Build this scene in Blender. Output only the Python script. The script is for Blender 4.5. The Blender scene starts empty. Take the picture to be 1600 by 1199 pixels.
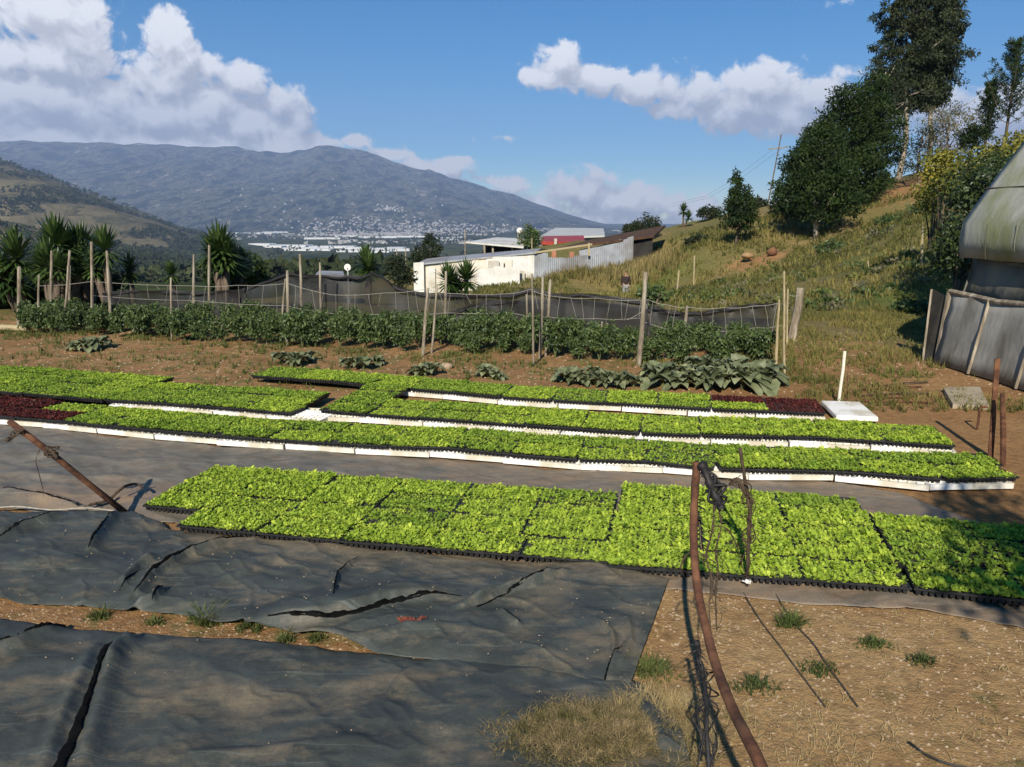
import bpy, math, random
import numpy as np
from mathutils import Vector, Matrix, Euler

R = math.radians
rnd = random.Random(7)
rng = np.random.default_rng(11)
S = bpy.context.scene
COL = S.collection

# ------------------------------------------------------------------ camera
H = 2.0; F = 1232.0; PITCH = R(11.9)
cd = bpy.data.cameras.new('camera'); cam = bpy.data.objects.new('camera', cd); COL.objects.link(cam)
cd.sensor_width = 36; cd.lens = 36 * F / 1600; cd.clip_start = 0.05; cd.clip_end = 60000
cam.location = (0, 0, H); cam.rotation_euler = (R(90) - PITCH, 0, 0)
S.camera = cam

# ------------------------------------------------------------------ light
SUN_EL = R(33); SUN_AZ = math.atan2(-0.22, -1.0)      # atan2(x, y): behind the camera, a little left
sund = Vector((math.sin(SUN_AZ) * math.cos(SUN_EL), math.cos(SUN_AZ) * math.cos(SUN_EL), math.sin(SUN_EL)))
ld = bpy.data.lights.new('sun', 'SUN'); lo = bpy.data.objects.new('sun', ld); COL.objects.link(lo)
ld.energy = 4.4; ld.angle = R(0.55); ld.color = (1.0, 0.91, 0.78)
lo.rotation_euler = sund.to_track_quat('Z', 'Y').to_euler()
S.cycles.volume_bounces = 1
S.view_settings.view_transform = 'Standard'; S.view_settings.look = 'None'
S.view_settings.exposure = 0.42; S.view_settings.gamma = 1.0

# ------------------------------------------------------------------ pixel -> world helpers (design time measuring of the photograph)
def ray(px, py):
    a = (px - 800) / F; b = -(py - 599.5) / F
    return (a, math.cos(PITCH) + b * math.sin(PITCH), -math.sin(PITCH) + b * math.cos(PITCH))
def G(px, py, z=0.0):
    r = ray(px, py); t = (z - H) / r[2]
    return (r[0] * t, r[1] * t)
def P(px, py, d):
    r = ray(px, py); t = d / r[1]
    return Vector((r[0] * t, d, H + r[2] * t))

# ------------------------------------------------------------------ sky with clouds
def build_world():
    w = bpy.data.worlds.new('World'); S.world = w; w.use_nodes = True
    nt = w.node_tree; N = nt.nodes; L = nt.links
    N.clear()
    out = N.new('ShaderNodeOutputWorld'); bg = N.new('ShaderNodeBackground')
    sky = N.new('ShaderNodeTexSky'); sky.sky_type = 'NISHITA'; sky.sun_disc = False
    sky.sun_elevation = SUN_EL; sky.sun_rotation = SUN_AZ % (2 * math.pi)
    sky.altitude = 1800; sky.air_density = 1.0; sky.dust_density = 0.1; sky.ozone_density = 4.0
    SKYK = 0.085
    bg.inputs[1].default_value = SKYK
    # cloud density group in (azimuth, elevation) degrees
    g = bpy.data.node_groups.new('cloud_density', 'ShaderNodeTree')
    g.interface.new_socket('P', in_out='INPUT', socket_type='NodeSocketVector')
    g.interface.new_socket('D', in_out='OUTPUT', socket_type='NodeSocketFloat')
    gi = g.nodes.new('NodeGroupInput'); go = g.nodes.new('NodeGroupOutput')
    def gn(t, **k):
        n = g.nodes.new(t)
        for a, b in k.items(): setattr(n, a, b)
        return n
    def noise(scale, detail, rough, src, dist=0.0):
        n = gn('ShaderNodeTexNoise'); n.inputs['Scale'].default_value = scale
        n.inputs['Detail'].default_value = detail; n.inputs['Roughness'].default_value = rough
        n.inputs['Distortion'].default_value = dist
        g.links.new(src, n.inputs['Vector']); return n
    n1 = noise(0.22, 4, 0.55, gi.outputs[0])
    sub = gn('ShaderNodeVectorMath', operation='SUBTRACT'); g.links.new(n1.outputs['Color'], sub.inputs[0]); sub.inputs[1].default_value = (.5, .5, .5)
    sc = gn('ShaderNodeVectorMath', operation='SCALE'); g.links.new(sub.outputs[0], sc.inputs[0]); sc.inputs['Scale'].default_value = 2.4
    pp = gn('ShaderNodeVectorMath', operation='ADD'); g.links.new(gi.outputs[0], pp.inputs[0]); g.links.new(sc.outputs[0], pp.inputs[1])
    # blobs: photo px, py, radius x, radius y, weight
    B = [(70, 15, 70, 60, 1), (115, 60, 50, 60, 1), (90, 100, 80, 40, 1), (15, 100, 45, 30, .8), (20, 20, 60, 14, .5), (262, 50, 34, 36, 1), (278, 90, 38, 50, 1), (225, 105, 30, 26, .8), (262, 125, 60, 34, .9),
         (330, 105, 34, 26, .8), (375, 128, 42, 30, .85), (435, 158, 40, 30, .85), (455, 195, 40, 34, .9), (60, 170, 170, 48, 1.1), (260, 180, 170, 46, 1.1),
         (380, 195, 100, 36, 1), (0, 195, 260, 50, 1.), (250, 232, 240, 34, 1.5), (60, 228, 220, 36, 1.5), (430, 228, 85, 30, 1.4), (-200, 150, 200, 110, 1),
         (545, 226, 50, 12, .6), (610, 242, 50, 12, .65), (650, 255, 30, 12, .7), (705, 264, 42, 15, .8), (725, 258, 20, 10, .8), (800, 288, 36, 16, .7), (670, 260, 45, 10, .6), (770, 282, 40, 10, .6),
         (872, 95, 40, 30, .9), (850, 120, 50, 20, .8), (930, 122, 60, 26, .8), (1010, 135, 70, 28, .85), (1085, 150, 50, 26, .75), (1190, 135, 62, 34, 1), (1170, 172, 95, 36, .95),
         (1280, 145, 60, 42, .85), (1240, 185, 90, 28, .85), (1060, 175, 60, 18, .6), (900, 296, 75, 30, .8), (980, 318, 110, 30, .85), (1075, 320, 60, 26, .7), (850, 325, 60, 34, .6), (960, 345, 180, 20, .6),
         (790, 220, 34, 8, .3), (1560, 180, 120, 40, .85), (1480, 190, 50, 34, .5), (1330, 4, 50, 9, .25), (1500, 345, 240, 40, .6)]
    cur = None
    for (x, y, rx, ry, wt) in B:
        d = Vector(ray(x, y)).normalized()
        az = math.degrees(math.atan2(d.x, d.y)); el = math.degrees(math.asin(d.z))
        k = math.degrees(1 / F)
        s = gn('ShaderNodeVectorMath', operation='SUBTRACT'); g.links.new(pp.outputs[0], s.inputs[0]); s.inputs[1].default_value = (az, el, 0)
        m = gn('ShaderNodeVectorMath', operation='MULTIPLY'); g.links.new(s.outputs[0], m.inputs[0]); m.inputs[1].default_value = (1 / (rx * k * 1.25), 1 / (ry * k * 1.25), 0)
        l = gn('ShaderNodeVectorMath', operation='LENGTH'); g.links.new(m.outputs[0], l.inputs[0])
        t = gn('ShaderNodeMath', operation='MULTIPLY_ADD'); g.links.new(l.outputs['Value'], t.inputs[0]); t.inputs[1].default_value = -wt; t.inputs[2].default_value = wt
        if cur is None: cur = t
        else:
            mx = gn('ShaderNodeMath', operation='SMOOTH_MAX'); g.links.new(cur.outputs[0], mx.inputs[0]); g.links.new(t.outputs[0], mx.inputs[1]); mx.inputs[2].default_value = .08; cur = mx
    n2 = noise(0.62, 9, 0.62, gi.outputs[0], 0.5)
    a = gn('ShaderNodeMath', operation='MULTIPLY_ADD'); g.links.new(n2.outputs['Fac'], a.inputs[0]); a.inputs[1].default_value = 1.4; a.inputs[2].default_value = -0.70
    ad = gn('ShaderNodeMath', operation='ADD'); g.links.new(cur.outputs[0], ad.inputs[0]); g.links.new(a.outputs[0], ad.inputs[1])
    g.links.new(ad.outputs[0], go.inputs[0])
    # direction -> degrees
    def n(t, **k):
        q = N.new(t)
        for a_, b_ in k.items(): setattr(q, a_, b_)
        return q
    tc = n('ShaderNodeTexCoord'); sx = n('ShaderNodeSeparateXYZ'); L.new(tc.outputs['Generated'], sx.inputs[0])
    at = n('ShaderNodeMath', operation='ARCTAN2'); L.new(sx.outputs[0], at.inputs[0]); L.new(sx.outputs[1], at.inputs[1])
    asn = n('ShaderNodeMath', operation='ARCSINE'); L.new(sx.outputs[2], asn.inputs[0])
    def deg(s):
        m = n('ShaderNodeMath', operation='MULTIPLY'); L.new(s.outputs[0], m.inputs[0]); m.inputs[1].default_value = 180 / math.pi; return m
    da, de = deg(at), deg(asn)
    cx = n('ShaderNodeCombineXYZ'); L.new(da.outputs[0], cx.inputs[0]); L.new(de.outputs[0], cx.inputs[1])
    d1 = n('ShaderNodeGroup'); d1.node_tree = g; L.new(cx.outputs[0], d1.inputs[0])
    off = n('ShaderNodeVectorMath', operation='ADD'); L.new(cx.outputs[0], off.inputs[0]); off.inputs[1].default_value = (-0.35, 1.0, 0)
    d2 = n('ShaderNodeGroup'); d2.node_tree = g; L.new(off.outputs[0], d2.inputs[0])
    al = n('ShaderNodeMapRange', interpolation_type='SMOOTHSTEP'); L.new(d1.outputs[0], al.inputs[0]); al.inputs[1].default_value = 0.10; al.inputs[2].default_value = 0.40
    # brightness: lit side of each billow, thick flat bases grey
    df = n('ShaderNodeMath', operation='SUBTRACT'); L.new(d1.outputs[0], df.inputs[0]); L.new(d2.outputs[0], df.inputs[1])
    li = n('ShaderNodeMapRange'); L.new(df.outputs[0], li.inputs[0]); li.inputs[1].default_value = -0.26; li.inputs[2].default_value = 0.34
    # thick cloud seen from below is grey; the high towers are bright
    eh = n('ShaderNodeMapRange', interpolation_type='SMOOTHSTEP'); L.new(de.outputs[0], eh.inputs[0]); eh.inputs[1].default_value = 5.0; eh.inputs[2].default_value = 13.5
    az0 = n('ShaderNodeMapRange', interpolation_type='SMOOTHSTEP'); L.new(da.outputs[0], az0.inputs[0]); az0.inputs[1].default_value = -10; az0.inputs[2].default_value = 2; az0.inputs[3].default_value = 1.0; az0.inputs[4].default_value = 0.85
    ehm = n('ShaderNodeMath', operation='MULTIPLY'); L.new(eh.outputs[0], ehm.inputs[0]); L.new(az0.outputs[0], ehm.inputs[1])
    mm = n('ShaderNodeMath', operation='MULTIPLY_ADD'); L.new(ehm.outputs[0], mm.inputs[0]); mm.inputs[1].default_value = 0.42; mm.inputs[2].default_value = 0.20
    l2 = n('ShaderNodeMath', operation='MULTIPLY_ADD'); L.new(li.outputs[0], l2.inputs[0]); l2.inputs[1].default_value = 0.62; L.new(mm.outputs[0], l2.inputs[2])
    cr = n('ShaderNodeValToRGB'); L.new(l2.outputs[0], cr.inputs[0])
    e = cr.color_ramp.elements; e[0].position = 0.0; e[0].color = (.33, .35, .41, 1); e[1].position = 1.0; e[1].color = (1.12, 1.12, 1.12, 1)
    q = e.new(0.38); q.color = (.56, .57, .605, 1); q = e.new(0.68); q.color = (.82, .82, .845, 1)
    cs = n('ShaderNodeVectorMath', operation='SCALE'); L.new(cr.outputs[0], cs.inputs[0]); cs.inputs['Scale'].default_value = .76 / SKYK
    hsv = n('ShaderNodeHueSaturation'); hsv.inputs['Hue'].default_value = .495; hsv.inputs['Saturation'].default_value = 1.42; hsv.inputs['Value'].default_value = .88; L.new(sky.outputs[0], hsv.inputs['Color'])
    mix = n('ShaderNodeMix', data_type='RGBA'); L.new(al.outputs[0], mix.inputs[0]); L.new(hsv.outputs[0], mix.inputs[6]); L.new(cs.outputs[0], mix.inputs[7])
    L.new(mix.outputs[2], bg.inputs[0]); L.new(bg.outputs[0], out.inputs[0])
build_world()

# ------------------------------------------------------------------ numpy noise
def _h(ix, iy, seed):
    n = (ix * 374761393 + iy * 668265263 + seed * 974634777) & 0x7fffffff
    n = ((n ^ (n >> 13)) * 1274126177) & 0x7fffffff
    return ((n ^ (n >> 16)) & 0xffff) / 65535.0
def vnoise(x, y, seed=0):
    x = np.asarray(x, float); y = np.asarray(y, float)
    ix = np.floor(x).astype(np.int64); iy = np.floor(y).astype(np.int64)
    fx = x - ix; fy = y - iy; fx = fx * fx * (3 - 2 * fx); fy = fy * fy * (3 - 2 * fy)
    a = _h(ix, iy, seed); b = _h(ix + 1, iy, seed); c = _h(ix, iy + 1, seed); d = _h(ix + 1, iy + 1, seed)
    return (a * (1 - fx) + b * fx) * (1 - fy) + (c * (1 - fx) + d * fx) * fy
def fbm(x, y, oct=4, seed=0):
    s = 0; a = 1; t = 0
    for i in range(oct):
        s = s + a * vnoise(x * 2 ** i + 13.7 * i, y * 2 ** i - 7.1 * i, seed + i); t += a; a *= .5
    return s / t
def sstep(a, b, x):
    t = np.clip((x - a) / (b - a), 0, 1); return t * t * (3 - 2 * t)

# ------------------------------------------------------------------ object helpers
def link(o, parent=None):
    COL.objects.link(o)
    if parent is not None: o.parent = parent
    return o
def tag(o, label=None, cat=None, group=None, kind=None):
    if label: o['label'] = label
    if cat: o['category'] = cat
    if group: o['group'] = group
    if kind: o['kind'] = kind
    return o
def empty(name, loc=(0, 0, 0), rz=0.0):
    o = bpy.data.objects.new(name, None); o.location = loc; o.rotation_euler = (0, 0, rz); o.empty_display_size = .1
    return link(o)
def mesh_obj(name, V, Fc, m=None, parent=None, smooth=False, attr=None, face_attr=None, mats=None, mi=None):
    me = bpy.data.meshes.new(name)
    V = np.asarray(V, float)
    me.from_pydata(V.tolist(), [], Fc if isinstance(Fc, list) else Fc.tolist())
    if m: me.materials.append(m)
    for q in (mats or []): me.materials.append(q)
    if mi is not None: me.polygons.foreach_set('material_index', np.asarray(mi, np.int32))
    if smooth: me.polygons.foreach_set('use_smooth', np.ones(len(me.polygons), bool))
    for k, v in (attr or {}).items():
        a = me.attributes.new(k, 'FLOAT', 'POINT'); a.data.foreach_set('value', np.asarray(v, np.float32))
    for k, v in (face_attr or {}).items():
        a = me.attributes.new(k, 'FLOAT', 'FACE'); a.data.foreach_set('value', np.asarray(v, np.float32))
    me.update()
    return link(bpy.data.objects.new(name, me), parent)
def copy_tree(o, loc=None, rz=None, scale=None, parent=None):
    c = o.copy(); COL.objects.link(c)
    if parent is not None: c.parent = parent
    for ch in list(o.children): copy_tree(ch, parent=c)
    if loc is not None: c.location = loc
    if rz is not None: c.rotation_euler = (0, 0, rz)
    if scale is not None: c.scale = (scale,) * 3 if not hasattr(scale, '__len__') else scale
    return c

def nth(i):
    w = ['zeroth', 'first', 'second', 'third', 'fourth', 'fifth', 'sixth', 'seventh', 'eighth', 'ninth', 'tenth']
    return w[i] if i < 11 else '%d%s' % (i, {1: 'st', 2: 'nd', 3: 'rd'}.get(i % 10 if i % 100 not in (11, 12, 13) else 0, 'th'))
ROWN = ['near', 'second', 'third', 'fourth', 'fifth']
def inview(x, y): return abs(x) < (y * .98 + .4) * 800 / F + .1
class MB:
    """mesh builder"""
    def __init__(s): s.v = []; s.f = []; s.a = []
    def add(s, V, Fc, a=0.5):
        o = len(s.v); s.v += [tuple(q) for q in V]; s.f += [tuple(i + o for i in q) for q in Fc]; s.a += [a] * len(Fc)
    def box(s, c, size, rz=0.0, a=.5, taper=1.0, M=None, jit=0.0):
        hx, hy, hz = size[0] / 2, size[1] / 2, size[2] / 2
        P_ = []
        for z in (-1, 1):
            t = taper if z > 0 else 1
            for x, y in ((-1, -1), (1, -1), (1, 1), (-1, 1)):
                P_.append(Vector((x * hx * t + rnd.uniform(-jit, jit), y * hy * t + rnd.uniform(-jit, jit), z * hz + rnd.uniform(-jit, jit))))
        rot = M if M is not None else Matrix.Rotation(rz, 3, 'Z')
        P_ = [rot @ p + Vector(c) for p in P_]
        s.add(P_, [(0, 3, 2, 1), (4, 5, 6, 7), (0, 1, 5, 4), (1, 2, 6, 5), (2, 3, 7, 6), (3, 0, 4, 7)], a)
    def beam(s, p, q, w, h, a=.5):
        p = Vector(p); q = Vector(q); d = q - p
        M = d.to_track_quat('X', 'Z').to_matrix()
        s.box((p + q) / 2, (d.length, w, h), M=M, a=a)
    def tube(s, pts, rad, n=7, a=.5, wob=0.0, caps=True):
        pts = [Vector(p) for p in pts]; rad = rad if hasattr(rad, '__len__') else [rad] * len(pts)
        o = len(s.v); up = Vector((0.13, .21, 1))
        for i, p in enumerate(pts):
            d = (pts[min(i + 1, len(pts) - 1)] - pts[max(i - 1, 0)]).normalized()
            if abs(d.dot(up.normalized())) > .95: u = d.cross(Vector((1, 0, 0))).normalized()
            else: u = d.cross(up).normalized()
            w = d.cross(u)
            for k in range(n):
                t = 2 * math.pi * k / n; r = rad[i] * (1 + rnd.uniform(-wob, wob))
                s.v.append(tuple(p + (u * math.cos(t) + w * math.sin(t)) * r))
        for i in range(len(pts) - 1):
            for k in range(n):
                s.f.append((o + i * n + k, o + i * n + (k + 1) % n, o + (i + 1) * n + (k + 1) % n, o + (i + 1) * n + k)); s.a.append(a)
        if caps:
            s.f.append(tuple(o + k for k in range(n))[::-1]); s.a.append(a)
            s.f.append(tuple(o + (len(pts) - 1) * n + k for k in range(n))); s.a.append(a)
    def build(s, name, m, parent=None, smooth=False, bevel=0):
        o = mesh_obj(name, s.v, s.f, m, parent, smooth, face_attr={'v': s.a})
        if bevel:
            b = o.modifiers.new('b', 'BEVEL'); b.width = bevel; b.segments = 2; b.limit_method = 'ANGLE'
        return o

# ------------------------------------------------------------------ materials
def base(name):
    m = bpy.data.materials.new(name); m.use_nodes = True
    nt = m.node_tree; b = nt.nodes['Principled BSDF']
    return m, nt, b
def nmat(name, c1, c2, scale=8, rough=.8, bump=.2, bscale=None, metal=0.0, c3=None, s3=1.5, stretch=None, spec=.3, detail=6, vattr=False, trans=0.0, lo=.35, hi=.65, bdist=.01):
    m, nt, b = base(name); N = nt.nodes; L = nt.links
    tc = N.new('ShaderNodeTexCoord'); src = tc.outputs['Object']
    if stretch:
        mp = N.new('ShaderNodeMapping'); mp.inputs['Scale'].default_value = stretch; L.new(src, mp.inputs[0]); src = mp.outputs[0]
    n = N.new('ShaderNodeTexNoise'); n.inputs['Scale'].default_value = scale; n.inputs['Detail'].default_value = detail; n.inputs['Roughness'].default_value = .62
    L.new(src, n.inputs['Vector'])
    r = N.new('ShaderNodeMapRange'); r.inputs[1].default_value = lo; r.inputs[2].default_value = hi; L.new(n.outputs['Fac'], r.inputs[0])
    mx = N.new('ShaderNodeMix'); mx.data_type = 'RGBA'; mx.inputs[6].default_value = (*c1, 1); mx.inputs[7].default_value = (*c2, 1); L.new(r.outputs[0], mx.inputs[0])
    col = mx.outputs[2]
    if c3:
        n3 = N.new('ShaderNodeTexNoise'); n3.inputs['Scale'].default_value = s3; n3.inputs['Detail'].default_value = 5; L.new(src, n3.inputs['Vector'])
        r3 = N.new('ShaderNodeMapRange'); r3.inputs[1].default_value = .48; r3.inputs[2].default_value = .64; L.new(n3.outputs['Fac'], r3.inputs[0])
        m3 = N.new('ShaderNodeMix'); m3.data_type = 'RGBA'; L.new(col, m3.inputs[6]); m3.inputs[7].default_value = (*c3, 1); L.new(r3.outputs[0], m3.inputs[0]); col = m3.outputs[2]
    if vattr:
        at = N.new('ShaderNodeAttribute'); at.attribute_name = 'v'
        hs = N.new('ShaderNodeHueSaturation'); L.new(col, hs.inputs['Color'])
        mr = N.new('ShaderNodeMapRange'); L.new(at.outputs['Fac'], mr.inputs[0]); mr.inputs[3].default_value = .62; mr.inputs[4].default_value = 1.4
        L.new(mr.outputs[0], hs.inputs['Value']); 
        mh = N.new('ShaderNodeMapRange'); L.new(at.outputs['Fac'], mh.inputs[0]); mh.inputs[3].default_value = .515; mh.inputs[4].default_value = .485
        L.new(mh.outputs[0], hs.inputs['Hue']); col = hs.outputs[0]
    L.new(col, b.inputs['Base Color']); b.inputs['Roughness'].default_value = rough; b.inputs['Metallic'].default_value = metal
    b.inputs['Specular IOR Level'].default_value = spec
    if bump:
        nb = N.new('ShaderNodeTexNoise'); nb.inputs['Scale'].default_value = bscale or scale * 3; nb.inputs['Detail'].default_value = 6; L.new(src, nb.inputs['Vector'])
        bp = N.new('ShaderNodeBump'); bp.inputs['Strength'].default_value = bump; bp.inputs['Distance'].default_value = bdist; L.new(nb.outputs['Fac'], bp.inputs['Height']); L.new(bp.outputs[0], b.inputs['Normal'])
    if trans:
        tr = N.new('ShaderNodeBsdfTranslucent'); L.new(col, tr.inputs[0]); ms = N.new('ShaderNodeMixShader'); ms.inputs[0].default_value = trans
        L.new(b.outputs[0], ms.inputs[1]); L.new(tr.outputs[0], ms.inputs[2]); L.new(ms.outputs[0], N['Material Output'].inputs[0])
    return m

M_let = nmat('lettuce_leaf', (.30, .435, .045), (.43, .55, .070), 3, .5, 0, vattr=True, trans=.36, spec=.25)
M_letd = nmat('lettuce_leaf_deep', (.22, .35, .040), (.33, .44, .055), 3, .5, 0, vattr=True, trans=.34, spec=.25)
M_letr = nmat('lettuce_leaf_red', (.065, .014, .012), (.12, .03, .018), 6, .5, 0, vattr=True, trans=.2, spec=.3)
M_black = nmat('black_plastic', (.012, .013, .014), (.03, .03, .03), 20, .5, .1)
M_foam = nmat('white_foam', (.84, .83, .79), (.72, .70, .62), 7, .8, .3, bscale=160, lo=.45, hi=.8, c3=(.58, .54, .42), s3=3.4, bdist=.002)
M_rust = nmat('rust', (.13, .055, .030), (.055, .026, .017), 34, .9, .6, c3=(.19, .09, .045), s3=9, bdist=.002)
M_wood = nmat('weathered_wood', (.27, .225, .16), (.15, .12, .085), 10, .85, .5, stretch=(4, 4, .8), c3=(.42, .37, .28), s3=3)
M_woody = nmat('pale_cane', (.46, .38, .22), (.30, .24, .14), 10, .8, .3, stretch=(4, 4, .8))
M_bark = nmat('bark', (.17, .13, .09), (.08, .06, .045), 6, .9, .6, stretch=(2, 2, .6))
M_barkw = nmat('pale_bark', (.42, .37, .30), (.22, .19, .15), 5, .85, .4, stretch=(2, 2, .6))
M_dry = nmat('dry_stem', (.10, .070, .045), (.045, .03, .02), 30, .9, .4)
M_blackrag = nmat('black_rag', (.010, .010, .012), (.03, .028, .028), 25, .6, .3)
M_string = nmat('twine', (.40, .37, .31), (.26, .24, .20), 40, .9, .2)
M_dtwine = nmat('dark_twine', (.09, .07, .05), (.05, .04, .03), 40, .9, .2)

def ground_mat():
    m, nt, b = base('soil_and_grass'); N = nt.nodes; L = nt.links
    geo = N.new('ShaderNodeNewGeometry'); pos = geo.outputs['Position']
    def noise(s, d=6, r=.6):
        n = N.new('ShaderNodeTexNoise'); n.inputs['Scale'].default_value = s; n.inputs['Detail'].default_value = d; n.inputs['Roughness'].default_value = r; L.new(pos, n.inputs['Vector']); return n.outputs['Fac']
    def mr(s, a, b_, c=0., d=1.):
        n = N.new('ShaderNodeMapRange'); n.inputs[1].default_value = a; n.inputs[2].default_value = b_; n.inputs[3].default_value = c; n.inputs[4].default_value = d; L.new(s, n.inputs[0]); return n.outputs[0]
    def mix(f, a, b_):
        n = N.new('ShaderNodeMix'); n.data_type = 'RGBA'; L.new(f, n.inputs[0])
        for i, c in ((6, a), (7, b_)):
            if isinstance(c, tuple): n.inputs[i].default_value = (*c, 1)
            else: L.new(c, n.inputs[i])
        return n.outputs[2]
    def math_(op, a, b_):
        n = N.new('ShaderNodeMath'); n.operation = op
        for i, c in enumerate((a, b_)):
            if isinstance(c, (int, float)): n.inputs[i].default_value = c
            else: L.new(c, n.inputs[i])
        return n.outputs[0]
    def attr(k):
        n = N.new('ShaderNodeAttribute'); n.attribute_name = k; return n.outputs['Fac']
    red = mix(mr(noise(1.3), .35, .65), (.29, .155, .062), (.40, .23, .10))
    sand = mix(mr(noise(2.2), .35, .65), (.37, .225, .098), (.49, .325, .150))
    soil = mix(attr('sand'), red, sand)
    soil = mix(mr(noise(14), .45, .75, 0, .55), soil, (.10, .06, .032))
    soil = mix(mr(noise(70, 3), .6, .72, 0, .6), soil, (.50, .38, .24))
    dry = mix(mr(noise(5), .35, .65), (.16, .125, .045), (.27, .205, .085))
    grn = mix(mr(noise(2.3), .35, .65), (.055, .085, .018), (.12, .15, .03))
    gm = mix(attr('green'), dry, grn)
    f = math_('ADD', attr('grass'), mr(noise(3.2, 8, .7), .3, .7, -.55, .55))
    f = mr(f, .38, .62)
    L.new(mix(f, soil, gm), b.inputs['Base Color'])
    b.inputs['Roughness'].default_value = .95; b.inputs['Specular IOR Level'].default_value = .15
    h = math_('ADD', noise(9, 8, .7), math_('MULTIPLY', noise(60, 5, .7), .35))
    bp = N.new('ShaderNodeBump'); bp.inputs['Strength'].default_value = .9; bp.inputs['Distance'].default_value = .045; L.new(h, bp.inputs['Height']); L.new(bp.outputs[0], b.inputs['Normal'])
    return m
M_ground = ground_mat()

def cloth_mat(name, dark, dust, amt):
    m, nt, b = base(name); N = nt.nodes; L = nt.links
    geo = N.new('ShaderNodeNewGeometry')
    mp = N.new('ShaderNodeMapping'); mp.inputs['Rotation'].default_value = (0, 0, R(12)); mp.inputs['Scale'].default_value = (1, 1.7, 1); L.new(geo.outputs['Position'], mp.inputs[0])
    def noise(s, d, src, r=.6):
        n = N.new('ShaderNodeTexNoise'); n.inputs['Scale'].default_value = s; n.inputs['Detail'].default_value = d; n.inputs['Roughness'].default_value = r; L.new(src, n.inputs['Vector']); return n.outputs['Fac']
    def mr(s, a, b_, c=0., d=1.):
        n = N.new('ShaderNodeMapRange'); n.inputs[1].default_value = a; n.inputs[2].default_value = b_; n.inputs[3].default_value = c; n.inputs[4].default_value = d; L.new(s, n.inputs[0]); return n.outputs[0]
    def mix(f, a, b_):
        n = N.new('ShaderNodeMix'); n.data_type = 'RGBA'; L.new(f, n.inputs[0])
        for i, c in ((6, a), (7, b_)):
            if isinstance(c, tuple): n.inputs[i].default_value = (*c, 1)
            else: L.new(c, n.inputs[i])
        return n.outputs[2]
    P_ = geo.outputs['Position']; Q = mp.outputs[0]
    c = mix(mr(noise(3.0, 7, Q, .65), .35, .68), dark, tuple(x * 1.9 for x in dark))
    ad = N.new('ShaderNodeAttribute'); ad.attribute_name = 'dust'
    f = N.new('ShaderNodeMath'); f.operation = 'ADD'; L.new(ad.outputs['Fac'], f.inputs[0]); L.new(mr(noise(3.1, 9, Q, .74), .40, .70, -.40, .50), f.inputs[1])
    c = mix(mr(f.outputs[0], .0, .8, 0, amt), c, dust)
    # woven threads
    w = N.new('ShaderNodeTexWave'); w.inputs['Scale'].default_value = 42; w.inputs['Distortion'].default_value = 1.5; w.inputs['Detail'].default_value = 2; w.bands_direction = 'Y'; L.new(Q, w.inputs['Vector'])
    w2 = N.new('ShaderNodeTexWave'); w2.inputs['Scale'].default_value = 60; w2.inputs['Distortion'].default_value = 1.5; w2.bands_direction = 'X'; L.new(Q, w2.inputs['Vector'])
    mp2 = N.new('ShaderNodeMapping'); mp2.inputs['Rotation'].default_value = (0, 0, R(14)); mp2.inputs['Scale'].default_value = (.8, 26, 1); L.new(P_, mp2.inputs[0])
    c = mix(mr(noise(1.6, 5, mp2.outputs[0], .6), .60, .70, 0, .55), c, tuple(min(1, x * 3.4 + .02) for x in dark))
    c = mix(mr(noise(90, 3, P_), .3, .8, 0, .35), c, (.006, .008, .010))
    L.new(c, b.inputs['Base Color'])
    L.new(mr(noise(5, 5, P_), .3, .7, .42, .7), b.inputs['Roughness']); b.inputs['Specular IOR Level'].default_value = .3
    s = N.new('ShaderNodeMath'); s.operation = 'ADD'; L.new(w.outputs['Fac'], s.inputs[0]); L.new(w2.outputs['Fac'], s.inputs[1])
    bp = N.new('ShaderNodeBump'); bp.inputs['Strength'].default_value = .25; bp.inputs['Distance'].default_value = .002; L.new(s.outputs[0], bp.inputs['Height'])
    bp2 = N.new('ShaderNodeBump'); bp2.inputs['Strength'].default_value = .45; bp2.inputs['Distance'].default_value = .016
    L.new(noise(9, 7, P_, .66), bp2.inputs['Height']); L.new(bp.outputs[0], bp2.inputs['Normal']); L.new(bp2.outputs[0], b.inputs['Normal'])
    return m
M_cloth = cloth_mat('ground_cloth', (.044, .050, .044), (.24, .19, .12), .95)
M_cloth3 = cloth_mat('ground_cloth_dusty', (.12, .11, .088), (.30, .215, .14), .95)

# ------------------------------------------------------------------ near terrain (thin plate spline through surveyed points)
ctrl = []
for x in (-16, -10, -5, 0, 5, 9):
    for y in (-4, 2, 7, 12.5, 15): ctrl.append((x, y, 0))
for x in (14, 20): ctrl += [(x, 0, 0.2), (x, 7, .4)]
for (px, py, d) in [(1240, 500, 16), (1100, 470, 22), (1300, 470, 20), (1440, 450, 18), (1500, 400, 22), (1400, 400, 30), (1275, 380, 48),
                    (1350, 352, 48), (1450, 300, 52), (1470, 265, 64), (1590, 262, 50), (1147, 380, 50), (1025, 405, 58), (1060, 372, 62),
                    (1080, 352, 72), (1130, 337, 76), (1200, 322, 76), (1300, 302, 80), (1380, 285, 76), (900, 432, 51), (945, 422, 52), (860, 441, 50), (835, 446, 48), (1010, 466, 34), (985, 469, 28), (985, 466, 22), (960, 468, 40), (955, 424, 58),
                    (977, 468, 49), (650, 458, 54), (720, 456, 54), (540, 462, 40), (800, 456, 51), (905, 410, 62), (780, 400, 66), (880, 385, 78), (1500, 330, 34), (1600, 300, 34)]:
    p = P(px, py, d); ctrl.append((p.x, p.y, p.z))
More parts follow.
